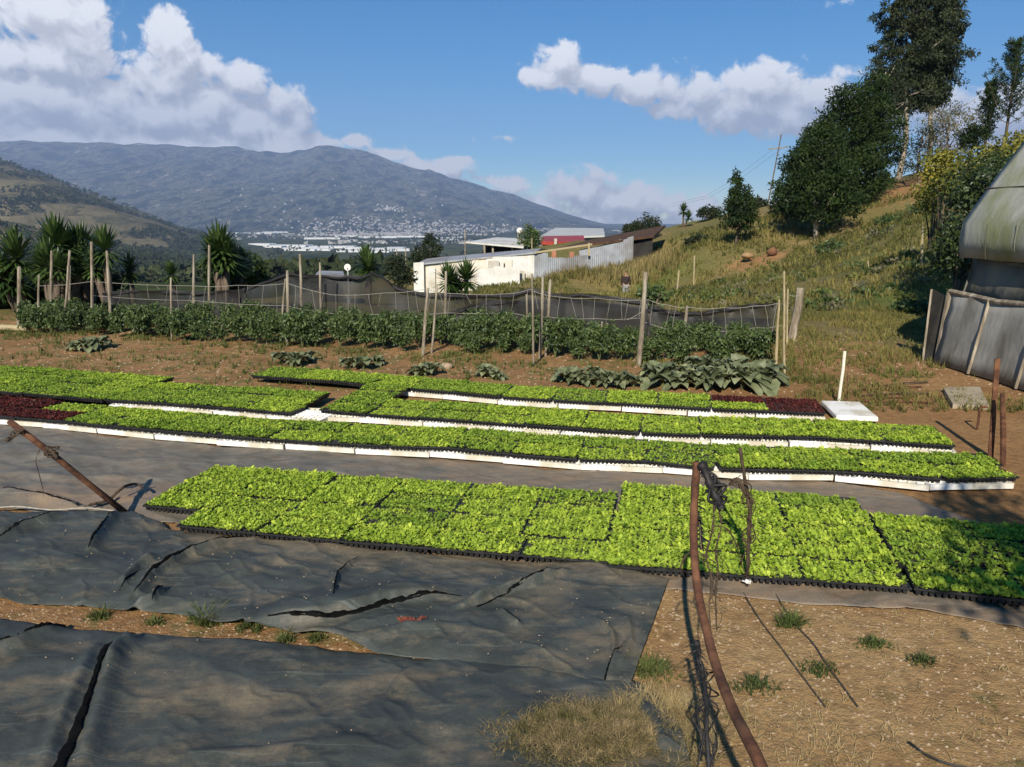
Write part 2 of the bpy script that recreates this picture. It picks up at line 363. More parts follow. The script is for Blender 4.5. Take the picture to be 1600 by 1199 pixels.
ctrl += [(-30, 30, -1.5), (-15, 30, -1.4), (-8, 22, -.35), (-12, 18, -.1), (-3, 24, -.7), (-30, 15, -.1), (-40, 60, -6), (-20, 60, -4.6), (-70, 80, -9), (-45, 110, -10.5), (-10, 110, -9.5),
         (-80, 140, -14), (-20, 140, -12), (20, 140, -9), (10, 100, -5), (30, 120, -4), (50, 130, 0), (80, 135, 6), (90, 80, 14), (70, 50, 12), (50, 40, 8), (45, 15, 3), (60, 0, 4), (90, 20, 9), (-70, 0, .2), (-70, 30, -2)]
ctrl = np.array(ctrl)
_s = 50.0
def _K(r2): return np.where(r2 > 0, r2 * np.log(r2 + 1e-12), 0)
A_ = ctrl[:, :2] / _s; n_ = len(A_)
K_ = _K(((A_[:, None] - A_[None]) ** 2).sum(-1)) + np.eye(n_) * 3e-4
Pm = np.hstack([np.ones((n_, 1)), A_])
Mx = np.block([[K_, Pm], [Pm.T, np.zeros((3, 3))]])
W_ = np.linalg.solve(Mx, np.concatenate([ctrl[:, 2], np.zeros(3)]))
def tz(x, y, rough=True):
    x = np.atleast_1d(np.asarray(x, float)); y = np.atleast_1d(np.asarray(y, float)); sh = x.shape
    X = np.stack([x.ravel(), y.ravel()], 1) / _s
    z = np.empty(len(X))
    for i in range(0, len(X), 20000):
        q = X[i:i + 20000]
        z[i:i + 20000] = _K(((q[:, None] - A_[None]) ** 2).sum(-1)) @ W_[:n_] + W_[n_] + q @ W_[n_ + 1:]
    z = z.reshape(sh)
    w = sstep(13.2, 18, y + np.clip(np.abs(x - 0) - 12, 0, 5))
    z = z * w
    if rough:
        far = sstep(15, 25, y)
        z = z + far * (fbm(x * .35, y * .35, 4, 3) - .5) * .5 * np.clip((y - 14) / 20, .2, 1.3)
        z = z + (fbm(x * 1.3, y * 1.3, 3, 5) - .5) * .05 * (1 - far)
    return z
def tz1(x, y): return float(tz([x], [y])[0])
def on(px, d, dz=0.0):
    x = (px - 800) / F * d / (math.cos(PITCH) + 0) ; 
    # horizontal position of the photo column px at distance d (approximate pitch correction with the horizon row)
    r = ray(px, 400); x = r[0] / r[1] * d
    return (x, d, tz1(x, d) + dz)

def grass_mask(x, y):
    g = np.zeros_like(x)
    g = np.maximum(g, sstep(11.0, 15.5, y + .25 * x) * .8)                       # behind the crop rows and up the slope
    g = np.maximum(g, sstep(3.3, 4.3, x) * sstep(7.5, 11, y) * .50)                # the track by the tunnel
    g = np.where((y > 9) & (x < 3.5), np.maximum(g, .38), g)
    ff = (y < 3.9) & (x > .3)
    g = np.where(ff, .34 * sstep(3.7, 2.3, y) + .02, g)
    g = np.where((x < .6) & (y < 4), .35, g)
    g = np.where(y > 17, .97, g)
    # bare orange earth high on the slope
    d = np.hypot((x - 27) / 4.5, (y - 57) / 7); g = np.where(y > 17, g - 1.0 * np.exp(-d * d), g)
    for (px, py, dd, rr) in [(1165, 402, 46, 1.6), (1215, 395, 46, 1.2), (1330, 560, 10.5, 1.5)]:
        p = P(px, py, dd); g = g - .7 * np.exp(-((x - p.x) ** 2 + (y - p.y) ** 2) / rr ** 2)
    return np.clip(g, 0, 1)
def green_mask(x, y):
    g = fbm(x * .22, y * .22, 4, 9) * 1.7 - .56
    g = g + .35 * np.exp(-((y - 24) / 12) ** 2) * sstep(4, 9, x)
    g = np.where(y < 17, g * .75, g)
    d = np.hypot((x - 28) / 10, (y - 60) / 16); g = g - .7 * np.exp(-d * d)
    return np.clip(g, 0, 1)

def axis(parts):
    out = []
    for a, b, s in parts: out += list(np.arange(a, b, s))
    return np.array(out)
gx = axis([(-95, -30, 2.5), (-30, -12, .6), (-12, 14, .13), (14, 40, .5), (40, 110.1, 2.5)])
gy = axis([(-14, 0, 1.2), (0, 16, .13), (16, 50, .4), (50, 90, .8), (90, 150.1, 3)])
X, Y = np.meshgrid(gx, gy); Z = tz(X, Y)
def grid_faces(nx, ny):
    i = np.arange(ny - 1)[:, None] * nx + np.arange(nx - 1)[None]
    return np.stack([i, i + 1, i + nx + 1, i + nx], -1).reshape(-1, 4)
sandm = sstep(5.0, 4.0, Y) * sstep(-.5, .8, X)
g_ = mesh_obj('ground', np.stack([X.ravel(), Y.ravel(), Z.ravel()], 1), grid_faces(len(gx), len(gy)), M_ground, smooth=True,
              attr={'grass': grass_mask(X, Y).ravel(), 'green': green_mask(X, Y).ravel(), 'sand': sandm.ravel()})
tag(g_, kind='structure')

# ------------------------------------------------------------------ valley, far hills, mountain
def veg_mat(name, cols, scale, stretch=(1, 1, 1), bump=.0, bdist=20, patch=True):
    m, nt, b = base(name); N = nt.nodes; L = nt.links
    geo = N.new('ShaderNodeNewGeometry'); mp = N.new('ShaderNodeMapping'); mp.inputs['Scale'].default_value = stretch; L.new(geo.outputs['Position'], mp.inputs[0])
    v = N.new('ShaderNodeTexVoronoi'); v.inputs['Scale'].default_value = scale * 2.2
    n = N.new('ShaderNodeTexNoise'); n.inputs['Scale'].default_value = scale; n.inputs['Detail'].default_value = 9; n.inputs['Roughness'].default_value = .68
    L.new(mp.outputs[0], n.inputs['Vector'])
    dn = N.new('ShaderNodeVectorMath'); dn.operation = 'MULTIPLY_ADD'; L.new(n.outputs['Color'], dn.inputs[0]); dn.inputs[1].default_value = (.6 / scale,) * 3; L.new(mp.outputs[0], dn.inputs[2])
    L.new(dn.outputs[0], v.inputs['Vector'])
    sp = N.new('ShaderNodeSeparateColor'); L.new(v.outputs['Color'], sp.inputs[0])
    mm = N.new('ShaderNodeMath'); mm.operation = 'MULTIPLY_ADD'; L.new(sp.outputs[0], mm.inputs[0]); mm.inputs[1].default_value = .38 if patch else 0; 
    mr = N.new('ShaderNodeMapRange'); L.new(n.outputs['Fac'], mr.inputs[0]); mr.inputs[1].default_value = .34; mr.inputs[2].default_value = .66; mr.inputs[3].default_value = -.1; mr.inputs[4].default_value = .75 if patch else 1.
    L.new(mr.outputs[0], mm.inputs[2])
    cr = N.new('ShaderNodeValToRGB'); L.new(mm.outputs[0], cr.inputs[0]); e = cr.color_ramp.elements
    e[0].position = 0; e[0].color = (*cols[0], 1); e[1].position = 1; e[1].color = (*cols[-1], 1)
    for i, c in enumerate(cols[1:-1]): q = e.new((i + 1) / (len(cols) - 1)); q.color = (*c, 1)
    L.new(cr.outputs[0], b.inputs['Base Color']); b.inputs['Roughness'].default_value = 1; b.inputs['Specular IOR Level'].default_value = 0
    if bump:
        bp = N.new('ShaderNodeBump'); bp.inputs['Strength'].default_value = bump; bp.inputs['Distance'].default_value = bdist; L.new(n.outputs['Fac'], bp.inputs['Height']); L.new(bp.outputs[0], b.inputs['Normal'])
    return m
M_valley = veg_mat('valley_fields', [(.018, .030, .014), (.03, .045, .018), (.06, .075, .028), (.09, .095, .04), (.045, .055, .02)], .012, (1, .45, 1))
M_hill = veg_mat('hill_pasture', [(.02, .026, .012), (.09, .085, .038), (.18, .15, .075), (.23, .19, .10), (.14, .13, .06)], .0075, (1, .6, 1), .9, 30)
M_mount = veg_mat('mountain_slopes', [(.004, .010, .008), (.012, .024, .012), (.05, .065, .03), (.24, .22, .13), (.04, .05, .025), (.48, .42, .32)], .0062, (1, .36, 1), 1, 200)

VP = [(60, -9), (100, -11), (140, -13.5), (300, -22), (700, -46), (1300, -70), (2000, -88), (4000, -104), (30000, -104)]
def vz(x, y):
    r = np.hypot(x * .6, y)
    z = np.interp(np.log(np.maximum(r, 1)), [math.log(a) for a, b in VP], [b for a, b in VP])
    z = z + (fbm(x / 260, y / 260, 4, 21) - .5) * np.clip(r / 60, 0, 22) * sstep(3000, 1200, r)
    # rolling pasture hills on the left, 1.3 - 3.5 km away
    xs = [(px - 800) / F * 2700 * 1.02 for px in (-900, -300, 0, 60, 120, 180, 240, 300, 360, 420)]
    zs = [120, 235, 200 + 104, 190 + 80, 150 + 75, 112 + 60, 66 + 45, 34 + 20, 10, 0]
    zs = [240, 300, 296, 275, 235, 182, 118, 62, 18, 0]
    ux = x / np.maximum(y, 1) * 2700
    ridge = np.interp(ux, xs, zs)
    prof = sstep(1250, 2700, y) * sstep(4600, 2700, y) ** .6
    folds = .66 + .62 * fbm(x / 300, y / 420, 5, 31)
    z = z + ridge * prof * folds
    # nearer lower shoulder
    xs2 = [(px - 800) / F * 1200 for px in (-600, 0, 120, 240, 330)]
    z = z + np.interp(x / np.maximum(y, 1) * 1200, xs2, [60, 62, 40, 16, 0]) * np.exp(-((y - 1250) / 330) ** 2) * (.7 + .6 * fbm(x / 180, y / 180, 4, 41))
    return z
ys = np.exp(np.linspace(math.log(62), math.log(13400), 250)); us = np.concatenate([np.linspace(-2.6, -.95, 30), np.linspace(-.93, 1.0, 260), np.linspace(1.05, 2.6, 24)])
U, Yv = np.meshgrid(us, ys); Xv = U * Yv
Zv = vz(Xv, Yv) - 2.5 * sstep(160, 100, Yv)
M_idx = None
o = mesh_obj('valley_terrain', np.stack([Xv.ravel(), Yv.ravel(), Zv.ravel()], 1), grid_faces(len(us), len(ys)), None, smooth=True, mats=[M_valley, M_hill],
             mi=(((Zv - np.interp(np.hypot(Xv * .6, Yv), [a for a, b in VP], [b for a, b in VP]))[:-1, :-1] > 22) & (Yv[:-1, :-1] > 900)).astype(int).ravel())
tag(o, kind='structure')

# mountain
MD = 11500.0
def mz_ridge(x):
    pr = [(-1500, 120), (-700, 190), (-200, 212), (0, 222), (150, 222), (230, 224), (300, 228), (400, 234), (450, 238), (480, 234), (495, 226), (515, 226), (560, 238), (600, 247), (640, 260), (670, 264), (720, 282), (770, 296), (800, 304), (860, 325), (920, 344), (970, 356), (1060, 372), (1300, 380)]
    xs = []; zs = []
    for a, b in pr:
        p = P(a, b, MD); xs.append(p.x); zs.append(p.z)
    return np.interp(x, xs, zs)
mx_ = np.linspace(-17000, 6500, 430); my_ = np.linspace(5600, 13500, 200)
Xm, Ym = np.meshgrid(mx_, my_)
rz = mz_ridge(Xm / np.maximum(Ym, 1) * MD) 
t = np.clip((Ym - 5600) / (MD - 5600), 0, 1); back = sstep(MD, 13500, Ym)
gl = fbm(Xm / 700 + 3, Ym / 2600, 5, 55); rid = 1 - np.abs(2 * gl - 1)
Hm = (rz + 104)
Zm = -106 + Hm * (t ** 1.25) * (1 - .8 * back) + (rid - .72) * Hm * .24 * sstep(0.02, .5, t) * (1 - sstep(.8, 1, t) * .8) + (fbm(Xm / 300, Ym / 500, 5, 60) - .5) * 90 * sstep(0, .2, t) * np.clip(Hm / 500, 0, 1)
o = mesh_obj('mountain', np.stack([Xm.ravel(), Ym.ravel(), Zm.ravel()], 1), grid_faces(len(mx_), len(my_)), M_mount, smooth=True)
tag(o, kind='structure')
def mzt(x, y):
    i = np.clip(np.searchsorted(mx_, x), 0, len(mx_) - 1); j = np.clip(np.searchsorted(my_, y), 0, len(my_) - 1)
    return max(float(Zm[j, i]), float(vz(np.array([x]), np.array([y]))[0]))

# ------------------------------------------------------------------ ground cloth sheets
def resample(pl, n):
    pl = np.array(pl, float); d = np.concatenate([[0], np.cumsum(np.hypot(*(pl[1:] - pl[:-1]).T))])
    t = np.linspace(0, d[-1], n); return np.stack([np.interp(t, d, pl[:, 0]), np.interp(t, d, pl[:, 1])], 1)
def ridge(x, y, pl, A, wl, wr, fade=True):
    """raised ridge along polyline: steep on one side, gentle on the other"""
    best = np.full(x.shape, 1e9); sgn = np.zeros(x.shape); tt = np.zeros(x.shape)
    pl = np.array(pl); seg = np.hypot(*(pl[1:] - pl[:-1]).T); cum = np.concatenate([[0], np.cumsum(seg)])
    for i in range(len(pl) - 1):
        a = pl[i]; b = pl[i + 1]; ab = b - a
        t = np.clip(((x - a[0]) * ab[0] + (y - a[1]) * ab[1]) / (ab @ ab), 0, 1)
        qx = a[0] + ab[0] * t; qy = a[1] + ab[1] * t; d = np.hypot(x - qx, y - qy)
        cr = ab[0] * (y - a[1]) - ab[1] * (x - a[0])
        m = d < best; best = np.where(m, d, best); sgn = np.where(m, np.sign(cr), sgn); tt = np.where(m, (cum[i] + seg[i] * t) / cum[-1], tt)
    w = np.where(sgn > 0, wl, wr)
    h = A * np.exp(-(best / w) ** 2)
    if fade: h = h * np.clip(np.sin(np.clip(tt * .9 + .08, 0, 1) * math.pi) * 1.6, .0, 1)
    return h
def gp(l): return [G(*q) for q in l]
SHEETS = {}
def sheet(name, lower, upper, nx, ny, m, ridges, z0=.02, seed=1, amp=.03, dustf=None, lift=.03):
    lo = resample(lower, nx); up = resample(upper, nx)
    v = np.linspace(0, 1, ny)[:, None, None]
    Q = lo[None] * (1 - v) + up[None] * v; x = Q[..., 0]; y = Q[..., 1]
    # ragged edges
    e = np.minimum(np.abs(v[..., 0]), 1 - v[..., 0])
    y = y + np.exp(-e * 18) * (fbm(x * 2.3, y * 0 + seed, 3, seed) - .5) * .10
    z = z0 + tz(x, y) + amp * (fbm(x * 1.4, y * 1.9, 4, seed + 70) - .42) + .018 * (fbm(x * 5 + y, y * 7, 3, seed + 90) - .5) + .010 * (1 - np.abs(2 * fbm(x * 4 + y * 3, y * 3 - x, 3, seed + 95) - 1)) ** 6
    for r in ridges: z = z + ridge(x, y, gp(r[0]), r[1], r[2], r[3])
    z = z + lift * (1 - np.exp(-e * 22))
    z = np.maximum(z, tz(x, y) + .006)
    dust = dustf(x, y) if dustf else np.zeros_like(x)
    o = mesh_obj(name, np.stack([x.ravel(), y.ravel(), z.ravel()], 1), grid_faces(nx, ny), m, smooth=True, attr={'dust': dust.ravel()})
    md = o.modifiers.new('t', 'SOLIDIFY'); md.thickness = .0025; md.offset = -1
    SHEETS[o.name] = (x.ravel(), y.ravel(), z.ravel())
    return o
# foreground sheet, one piece; a near-black ribbon paints the dark split in it
lowL = [(-6.0, 1.0), (-2.2, 1.0), (-1.62, 1.0)]
split = gp([(108, 1199), (128, 1130), (150, 1070), (160, 1030), (205, 1004)])
def sheet_q(name, x0, x1, *a, **k): return sheet(name, x0, x1, *a, **k)
s1a_low = [(-6.0, 1.0), (-1.62, 1.0)]
s1 = sheet('ground_cloth', [(-6.0, .8), (-3, .8), (.2, .8), (.62, 1.6)], [(-6.0, 4.35)] + gp([(0, 979), (100, 986), (210, 996), (330, 1004), (500, 1014), (640, 1030), (840, 1045), (1000, 1075), (1052, 1112)]), 620, 280, M_cloth,
           [([(70, 1230), (92, 1165), (118, 1100), (140, 1045), (160, 1010)], .025, .03, .03), ([(130, 1230), (148, 1165), (165, 1100), (180, 1045), (212, 1012)], .03, .03, .05),
            ([(170, 1060), (185, 1030), (212, 1006)], .05, .02, .05),
            ([(-40, 1045), (30, 1025), (70, 1005), (105, 988)], .05, .012, .05),
            ([(610, 1090), (640, 1060), (655, 1045)], .02, .01, .03),
            ([(300, 1199), (420, 1190), (600, 1170)], .015, .03, .05),
            ([(1040, 1199), (1020, 1150), (1000, 1110)], .03, .02, .05)],
           z0=.012, seed=3, amp=.035, dustf=lambda x, y: .12 + .25 * sstep(2.6, 2.2, y) + .2 * np.exp(-((x + 1.0) / .8) ** 2 - ((y - 2.95) / .22) ** 2))
tag(s1, 'large black woven ground cloth in the foreground with a crease painted dark at its left', 'ground cloth')
s2 = sheet('ground_cloth', [(-6.0, 4.9)] + gp([(0, 948), (120, 960), (250, 967), (380, 978), (470, 996), (600, 1026), (760, 1050), (900, 1078), (985, 1082)]),
           [(-6.4, 6.1)] + gp([(0, 806), (205, 802)]) + gp([(262, 832), (520, 855), (940, 890), (1046, 914)]), 700, 190, M_cloth,
           [([(215, 943), (245, 915), (290, 885), (350, 865), (395, 852)], .05, .06, .02),
            ([(190, 935), (215, 905), (250, 880)], .035, .03, .02), ([(230, 900), (270, 870)], .02, .03, .02),
            ([(400, 985), (500, 982), (560, 968), (610, 955), (680, 948), (725, 950)], .06, .16, .03),
            ([(210, 962), (240, 955), (262, 935)], .05, .03, .015),
            ([(725, 965), (760, 950), (830, 930), (890, 905)], .055, .05, .014),
            ([(520, 952), (528, 915), (560, 880)], .03, .02, .012),
            ([(780, 970), (815, 1000)], .03, .02, .02), ([(930, 985), (955, 1010), (960, 1045), (945, 1075)], .035, .02, .012), ([(980, 980), (985, 1020), (965, 1060)], .025, .015, .02),
            ([(-10, 850), (30, 835), (75, 822), (105, 810)], .05, .012, .03), ([(140, 875), (160, 845), (182, 812)], .055, .012, .04),
            ([(320, 905), (420, 890), (510, 905)], .03, .08, .08), ([(330, 930), (400, 905), (470, 915)], .025, .05, .03), ([(480, 1000), (560, 1012), (640, 1000), (740, 998)], .03, .03, .05),
            ([(0, 905), (90, 890), (170, 905)], .025, .1, .05)],
           z0=.022, seed=9, amp=.055, dustf=lambda x, y: .05 + .62 * np.exp(-((y - (4.32 - .2 * x)) / .28) ** 2) * sstep(-2.6, -1.6, x) + .25 * sstep(-.3, .2, x) * np.exp(-((y - 3.4) / .3) ** 2))
tag(s2, 'wrinkled black ground cloth between the front seedling bed and the weedy strip', 'ground cloth')
s3 = sheet('ground_cloth', [(-6.8, 5.95), (-3.5, 5.2)] + gp([(200, 815)]) + gp([(700, 860), (940, 912), (1060, 925), (1300, 946), (1480, 965), (1640, 990)]),
           [(-6.8, 7.75)] + gp([(0, 667), (182, 684), (430, 705), (735, 719), (850, 736), (1010, 741), (1310, 756), (1400, 768), (1480, 800), (1640, 860)]), 420, 110, M_cloth3,
           [([(0, 775), (90, 785), (140, 800)], .05, .02, .08), ([(0, 700), (150, 722), (340, 728)], .04, .03, .2), ([(100, 803), (150, 795), (212, 778)], .03, .012, .02),
            ([(0, 745), (120, 752), (230, 748)], .03, .1, .05)],
           z0=.008, seed=5, amp=.022, lift=.004, dustf=lambda x, y: .1 + .8 * np.exp(-((x + 2.9) / .7) ** 2 - ((y - 5.45) / .3) ** 2) + .4 * sstep(-1.8, .3, x) + .55 * sstep(7.0, 6.75, y + .21 * x) * sstep(6.0, 6.3, y + .21 * x) * fbm(x * 1.2, y * 1.2, 3, 8))
tag(s3, 'grey dusty ground cloth under the front beds, bare at its left end', 'ground cloth')
M_crease_shade = nmat('crease_shade', (.002, .002, .002), (.005, .005, .005), 10, .8, .1, spec=.1)  # near-black for the ribbons that paint shade into the cloth creases
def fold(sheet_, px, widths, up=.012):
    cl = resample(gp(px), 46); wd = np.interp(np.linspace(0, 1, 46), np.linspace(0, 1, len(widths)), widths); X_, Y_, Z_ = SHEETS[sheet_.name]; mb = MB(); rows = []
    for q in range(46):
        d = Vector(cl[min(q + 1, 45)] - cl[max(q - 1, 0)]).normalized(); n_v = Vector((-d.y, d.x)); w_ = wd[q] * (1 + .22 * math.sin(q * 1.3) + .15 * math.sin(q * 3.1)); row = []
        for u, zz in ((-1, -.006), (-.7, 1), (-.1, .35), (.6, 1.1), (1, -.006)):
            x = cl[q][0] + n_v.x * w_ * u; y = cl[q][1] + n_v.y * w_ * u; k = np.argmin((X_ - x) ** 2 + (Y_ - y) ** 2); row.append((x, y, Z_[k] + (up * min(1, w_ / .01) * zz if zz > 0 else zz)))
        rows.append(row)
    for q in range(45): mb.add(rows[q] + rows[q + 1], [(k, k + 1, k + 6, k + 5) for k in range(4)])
    mb.build('fold', M_crease_shade, sheet_, True)
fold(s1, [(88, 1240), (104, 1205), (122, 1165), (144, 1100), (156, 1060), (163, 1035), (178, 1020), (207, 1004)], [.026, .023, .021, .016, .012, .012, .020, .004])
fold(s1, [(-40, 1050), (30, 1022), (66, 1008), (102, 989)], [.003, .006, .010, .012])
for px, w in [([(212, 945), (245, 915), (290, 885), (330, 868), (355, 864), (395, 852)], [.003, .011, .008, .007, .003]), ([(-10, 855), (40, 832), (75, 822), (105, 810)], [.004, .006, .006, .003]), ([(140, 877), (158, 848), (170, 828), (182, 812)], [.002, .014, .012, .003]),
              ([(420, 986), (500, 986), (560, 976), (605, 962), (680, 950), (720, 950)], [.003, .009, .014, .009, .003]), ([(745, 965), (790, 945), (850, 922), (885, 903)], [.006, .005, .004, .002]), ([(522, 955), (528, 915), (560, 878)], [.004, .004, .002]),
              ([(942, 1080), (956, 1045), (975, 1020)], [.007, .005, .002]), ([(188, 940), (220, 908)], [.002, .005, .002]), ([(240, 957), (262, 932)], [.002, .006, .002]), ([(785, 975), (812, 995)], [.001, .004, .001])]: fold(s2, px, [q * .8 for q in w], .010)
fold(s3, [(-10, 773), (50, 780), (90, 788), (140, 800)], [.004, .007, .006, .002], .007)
# pale cord along the sheet edge
mb = MB(); pts = []
for px in range(-60, 206, 20): gx_, gy_ = G(px, 803 + (px > 0) * px * .02); pts.append((gx_, gy_, .045 + .01 * math.sin(px)))
mb.tube(pts, .006, 5); tag(mb.build('cord', M_string, smooth=True), 'thin pale cord along the left edge seam of the black ground cloth', 'cord')

# ------------------------------------------------------------------ seedling trays
TL, TW, TH = .54, .275, .045
def cell_body(Lx, Wy, nx, ny, depth, rim, pit, zt):
    """sheet of tapered cells: pits go down from the top face at zt"""
    V = []; Fc = []
    cx_ = (Lx - 2 * rim) / nx; cy_ = (Wy - 2 * rim) / ny
    xs = [-Lx / 2] + [-Lx / 2 + rim + i * cx_ for i in range(nx + 1)] + [Lx / 2]
    ys_ = [-Wy / 2] + [-Wy / 2 + rim + i * cy_ for i in range(ny + 1)] + [Wy / 2]
    W = len(xs)
    for y in ys_:
        for x in xs: V.append((x, y, zt))
    for j in range(len(ys_) - 1):
        for i in range(W - 1):
            a = (j * W + i, j * W + i + 1, (j + 1) * W + i + 1, (j + 1) * W + i)
            if 1 <= i <= nx and 1 <= j <= ny:
                o = len(V); t = .22
                x0, x1, y0, y1 = xs[i], xs[i + 1], ys_[j], ys_[j + 1]
                ex = (x1 - x0) * t; ey = (y1 - y0) * t
                V += [(x0 + ex, y0 + ey, zt - depth), (x1 - ex, y0 + ey, zt - depth), (x1 - ex, y1 - ey, zt - depth), (x0 + ex, y1 - ey, zt - depth)]
                for k in range(4): Fc.append((a[k], a[(k + 1) % 4], o + (k + 1) % 4, o + k))
                if pit: Fc.append((o, o + 1, o + 2, o + 3))
                else: Fc.append((o, o + 1, o + 2, o + 3))
            else: Fc.append(a)
    return V, Fc
def black_tray_mesh():
    V, Fc = cell_body(TL, TW, 16, 8, .040, .008, False, TH)
    # turned down lip
    o = len(V); e = .0015
    for x, y in ((-1, -1), (1, -1), (1, 1), (-1, 1)): V.append((x * (TL / 2 + e), y * (TW / 2 + e), TH + .001)); V.append((x * (TL / 2 + e), y * (TW / 2 + e), TH - .011))
    for k in range(4):
        a = o + 2 * k; b = o + 2 * ((k + 1) % 4); Fc.append((a + 1, b + 1, b, a))
    return V, Fc
def foam_mesh():
    V, Fc = cell_body(.66, .335, 10, 5, .03, .02, True, .042)
    mb = MB(); mb.add(V, Fc)
    o = len(mb.v); hx, hy = .33, .1675
    a = [(-hx, -hy), (hx, -hy), (hx, hy), (-hx, hy)]
    for x, y in a: mb.v.append((x, y, .042)); mb.v.append((x * .995, y * .99, .0))
    for k in range(4):
        p = o + 2 * k; q = o + 2 * ((k + 1) % 4); mb.f.append((p + 1, q + 1, q, p)); mb.a.append(.5)
    mb.f.append((o + 1, o + 7, o + 5, o + 3)); mb.a.append(.5)
    return mb.v, mb.f
def seedlings_mesh(size, seed, gaps=.02):
    r = np.random.default_rng(seed); V = []; Fc = []; A = []
    cx_ = (TL - .016) / 16; cy_ = (TW - .016) / 8
    tmpl = np.array([(0, 0, 0), (.24, -.11, .08), (.24, .11, .08), (.68, -.25, .16), (.68, .25, .16), (1, 0, .10)])
    tf = [(0, 1, 2), (1, 3, 4, 2), (3, 5, 4)]
    hole = [(r.uniform(-TL / 2, TL / 2), r.uniform(-TW / 2, TW / 2), r.uniform(.012, .03)) for _ in range(int(gaps * 50))]
    for i in range(16):
        for j in range(8):
            x = -TL / 2 + .008 + (i + .5) * cx_; y = -TW / 2 + .008 + (j + .5) * cy_
            if r.random() < gaps or any(math.hypot(x - a, y - b) < c for a, b, c in hole): continue
            s0 = size * r.uniform(.72, 1.2) * (.82 + .4 * float(vnoise(x * 14, y * 14, seed))); base_v = r.uniform(.2, .8) if r.random() > .04 else 1.0
            for k in range(9):
                th = k * 2.4 + r.uniform(-.5, .5) + i; s = s0 * r.uniform(.75, 1.15) * (.8 if k > 2 else 1)
                up = r.uniform(.10, .6) if k < 6 else r.uniform(.6, 1.2)
                q = tmpl * s; q[:, 2] *= r.uniform(.6, 2.); roll = r.uniform(-.5, .5)
                c, s_ = math.cos(roll), math.sin(roll); q = q @ np.array([[1, 0, 0], [0, c, s_], [0, -s_, c]])
                c, s_ = math.cos(up), math.sin(up); q = q @ np.array([[c, 0, s_], [0, 1, 0], [-s_, 0, c]])
                c, s_ = math.cos(th), math.sin(th); q = q @ np.array([[c, s_, 0], [-s_, c, 0], [0, 0, 1]])
                q += (x + r.uniform(-.004, .004), y + r.uniform(-.004, .004), TH - .004)
                o = len(V); V += q.tolist(); Fc += [tuple(a + o for a in f) for f in tf]; A += [np.clip(base_v + r.uniform(-.25, .25), 0, 1)] * 3
    return V, Fc, A
def mk_mesh(name, V, Fc, m, A=None, smooth=False):
    me = bpy.data.meshes.new(name); me.from_pydata(V, [], Fc); me.materials.append(m)
    if A is not None: a = me.attributes.new('v', 'FLOAT', 'FACE'); a.data.foreach_set('value', np.array(A, np.float32))
    if smooth: me.polygons.foreach_set('use_smooth', np.ones(len(me.polygons), bool))
    return me
me_tray = mk_mesh('tray_body', *black_tray_mesh(), M_black)
_fv, _ff = foam_mesh(); me_foam = mk_mesh('foam_tray', _fv, _ff, M_foam)
SEED = {'bright': [mk_mesh('seedlings', *(lambda t: (t[0], t[1]))(q), M_let, q[2]) for q in [seedlings_mesh(.037, i, g) for i, g in ((1, .0), (2, .005), (3, .015), (4, .03))]],
        'deep': [mk_mesh('seedlings', *(lambda t: (t[0], t[1]))(q), M_letd, q[2]) for q in [seedlings_mesh(.035, 10 + i, g) for i, g in ((1, .0), (2, .03), (3, .05), (4, .12))]],
        'red': [mk_mesh('seedlings', *(lambda t: (t[0], t[1]))(q), M_letr, q[2]) for q in [seedlings_mesh(.034, 20 + i, g) for i, g in ((1, .0), (2, .02))]]}
def tray(x, y, z, rz, kind, label, group, sc=1.0):
    t = empty('seedling_tray', (x, y, z), rz); tag(t, label, 'seedling tray', group)
    b = bpy.data.objects.new('tray_body', me_tray); link(b, t)
    s = bpy.data.objects.new('seedlings', rnd.choice(SEED[kind])); link(s, t); s['kind'] = 'stuff'
    if rnd.random() < .5: s.rotation_euler = (0, 0, math.pi)
    s.scale = (1, 1, sc)
    return t
YAW = math.atan2(-.2, .98)
PERP = Vector((.205, .979))
CNT = {}
def bed(edge, rows, pitch, kindf, z, bname, step=TL + .002, r0=0, gapf=None, wob=.010, scf=None, ysc=1.0, total=5):
    """trays side by side along a surveyed front edge, rows stepping away from it"""
    pl = np.array(edge); seg = np.hypot(*(pl[1:] - pl[:-1]).T); cum = np.concatenate([[0], np.cumsum(seg)])
    s = 0; fx = 1.0
    if not gapf: st = cum[-1] / max(1, round(cum[-1] / step)); fx = st / step; step = st
    while s + step < cum[-1] + (.2 if gapf else .01):
        x0 = np.interp(s, cum, pl[:, 0]); y0 = np.interp(s, cum, pl[:, 1]); x1 = np.interp(s + step, cum, pl[:, 0]); y1 = np.interp(s + step, cum, pl[:, 1])
        a = math.atan2(y1 - y0, x1 - x0)
        for r in range(rows if not callable(rows) else rows((x0 + x1) / 2)):
            k = r + .5
            aa = a * max(0, 1 - r / 3) + YAW * min(1, r / 3)
            x = (x0 + x1) / 2 + PERP.x * k * pitch + rnd.uniform(-wob, wob) * .6; y = (y0 + y1) / 2 + PERP.y * k * pitch + rnd.uniform(-wob, wob) * .4
            kd = kindf(x, y, r)
            if not inview(x - .2 if x > 0 else x + .2, y): continue
            key = (bname, r + r0, kd == 'red'); CNT[key] = CNT.get(key, 0) + 1
            col = 'dark red' if kd == 'red' else 'green'
            lb = '%s lettuce tray, %s from the left, %s row of the %s' % (col, nth(CNT[key]), ROWN[r + r0], bname)
            tray(x, y, z + rnd.uniform(0, .004), aa + rnd.uniform(-.012, .012), kd, lb, 'seedling trays of the ' + bname, scf(x, y) if scf else rnd.uniform(.85, 1.1)).scale = (fx, ysc, 1)
        s += step
        if gapf and gapf(x1): s += .016
A1 = gp([(262, 838), (380, 850), (510, 862), (650, 873), (940, 897)])
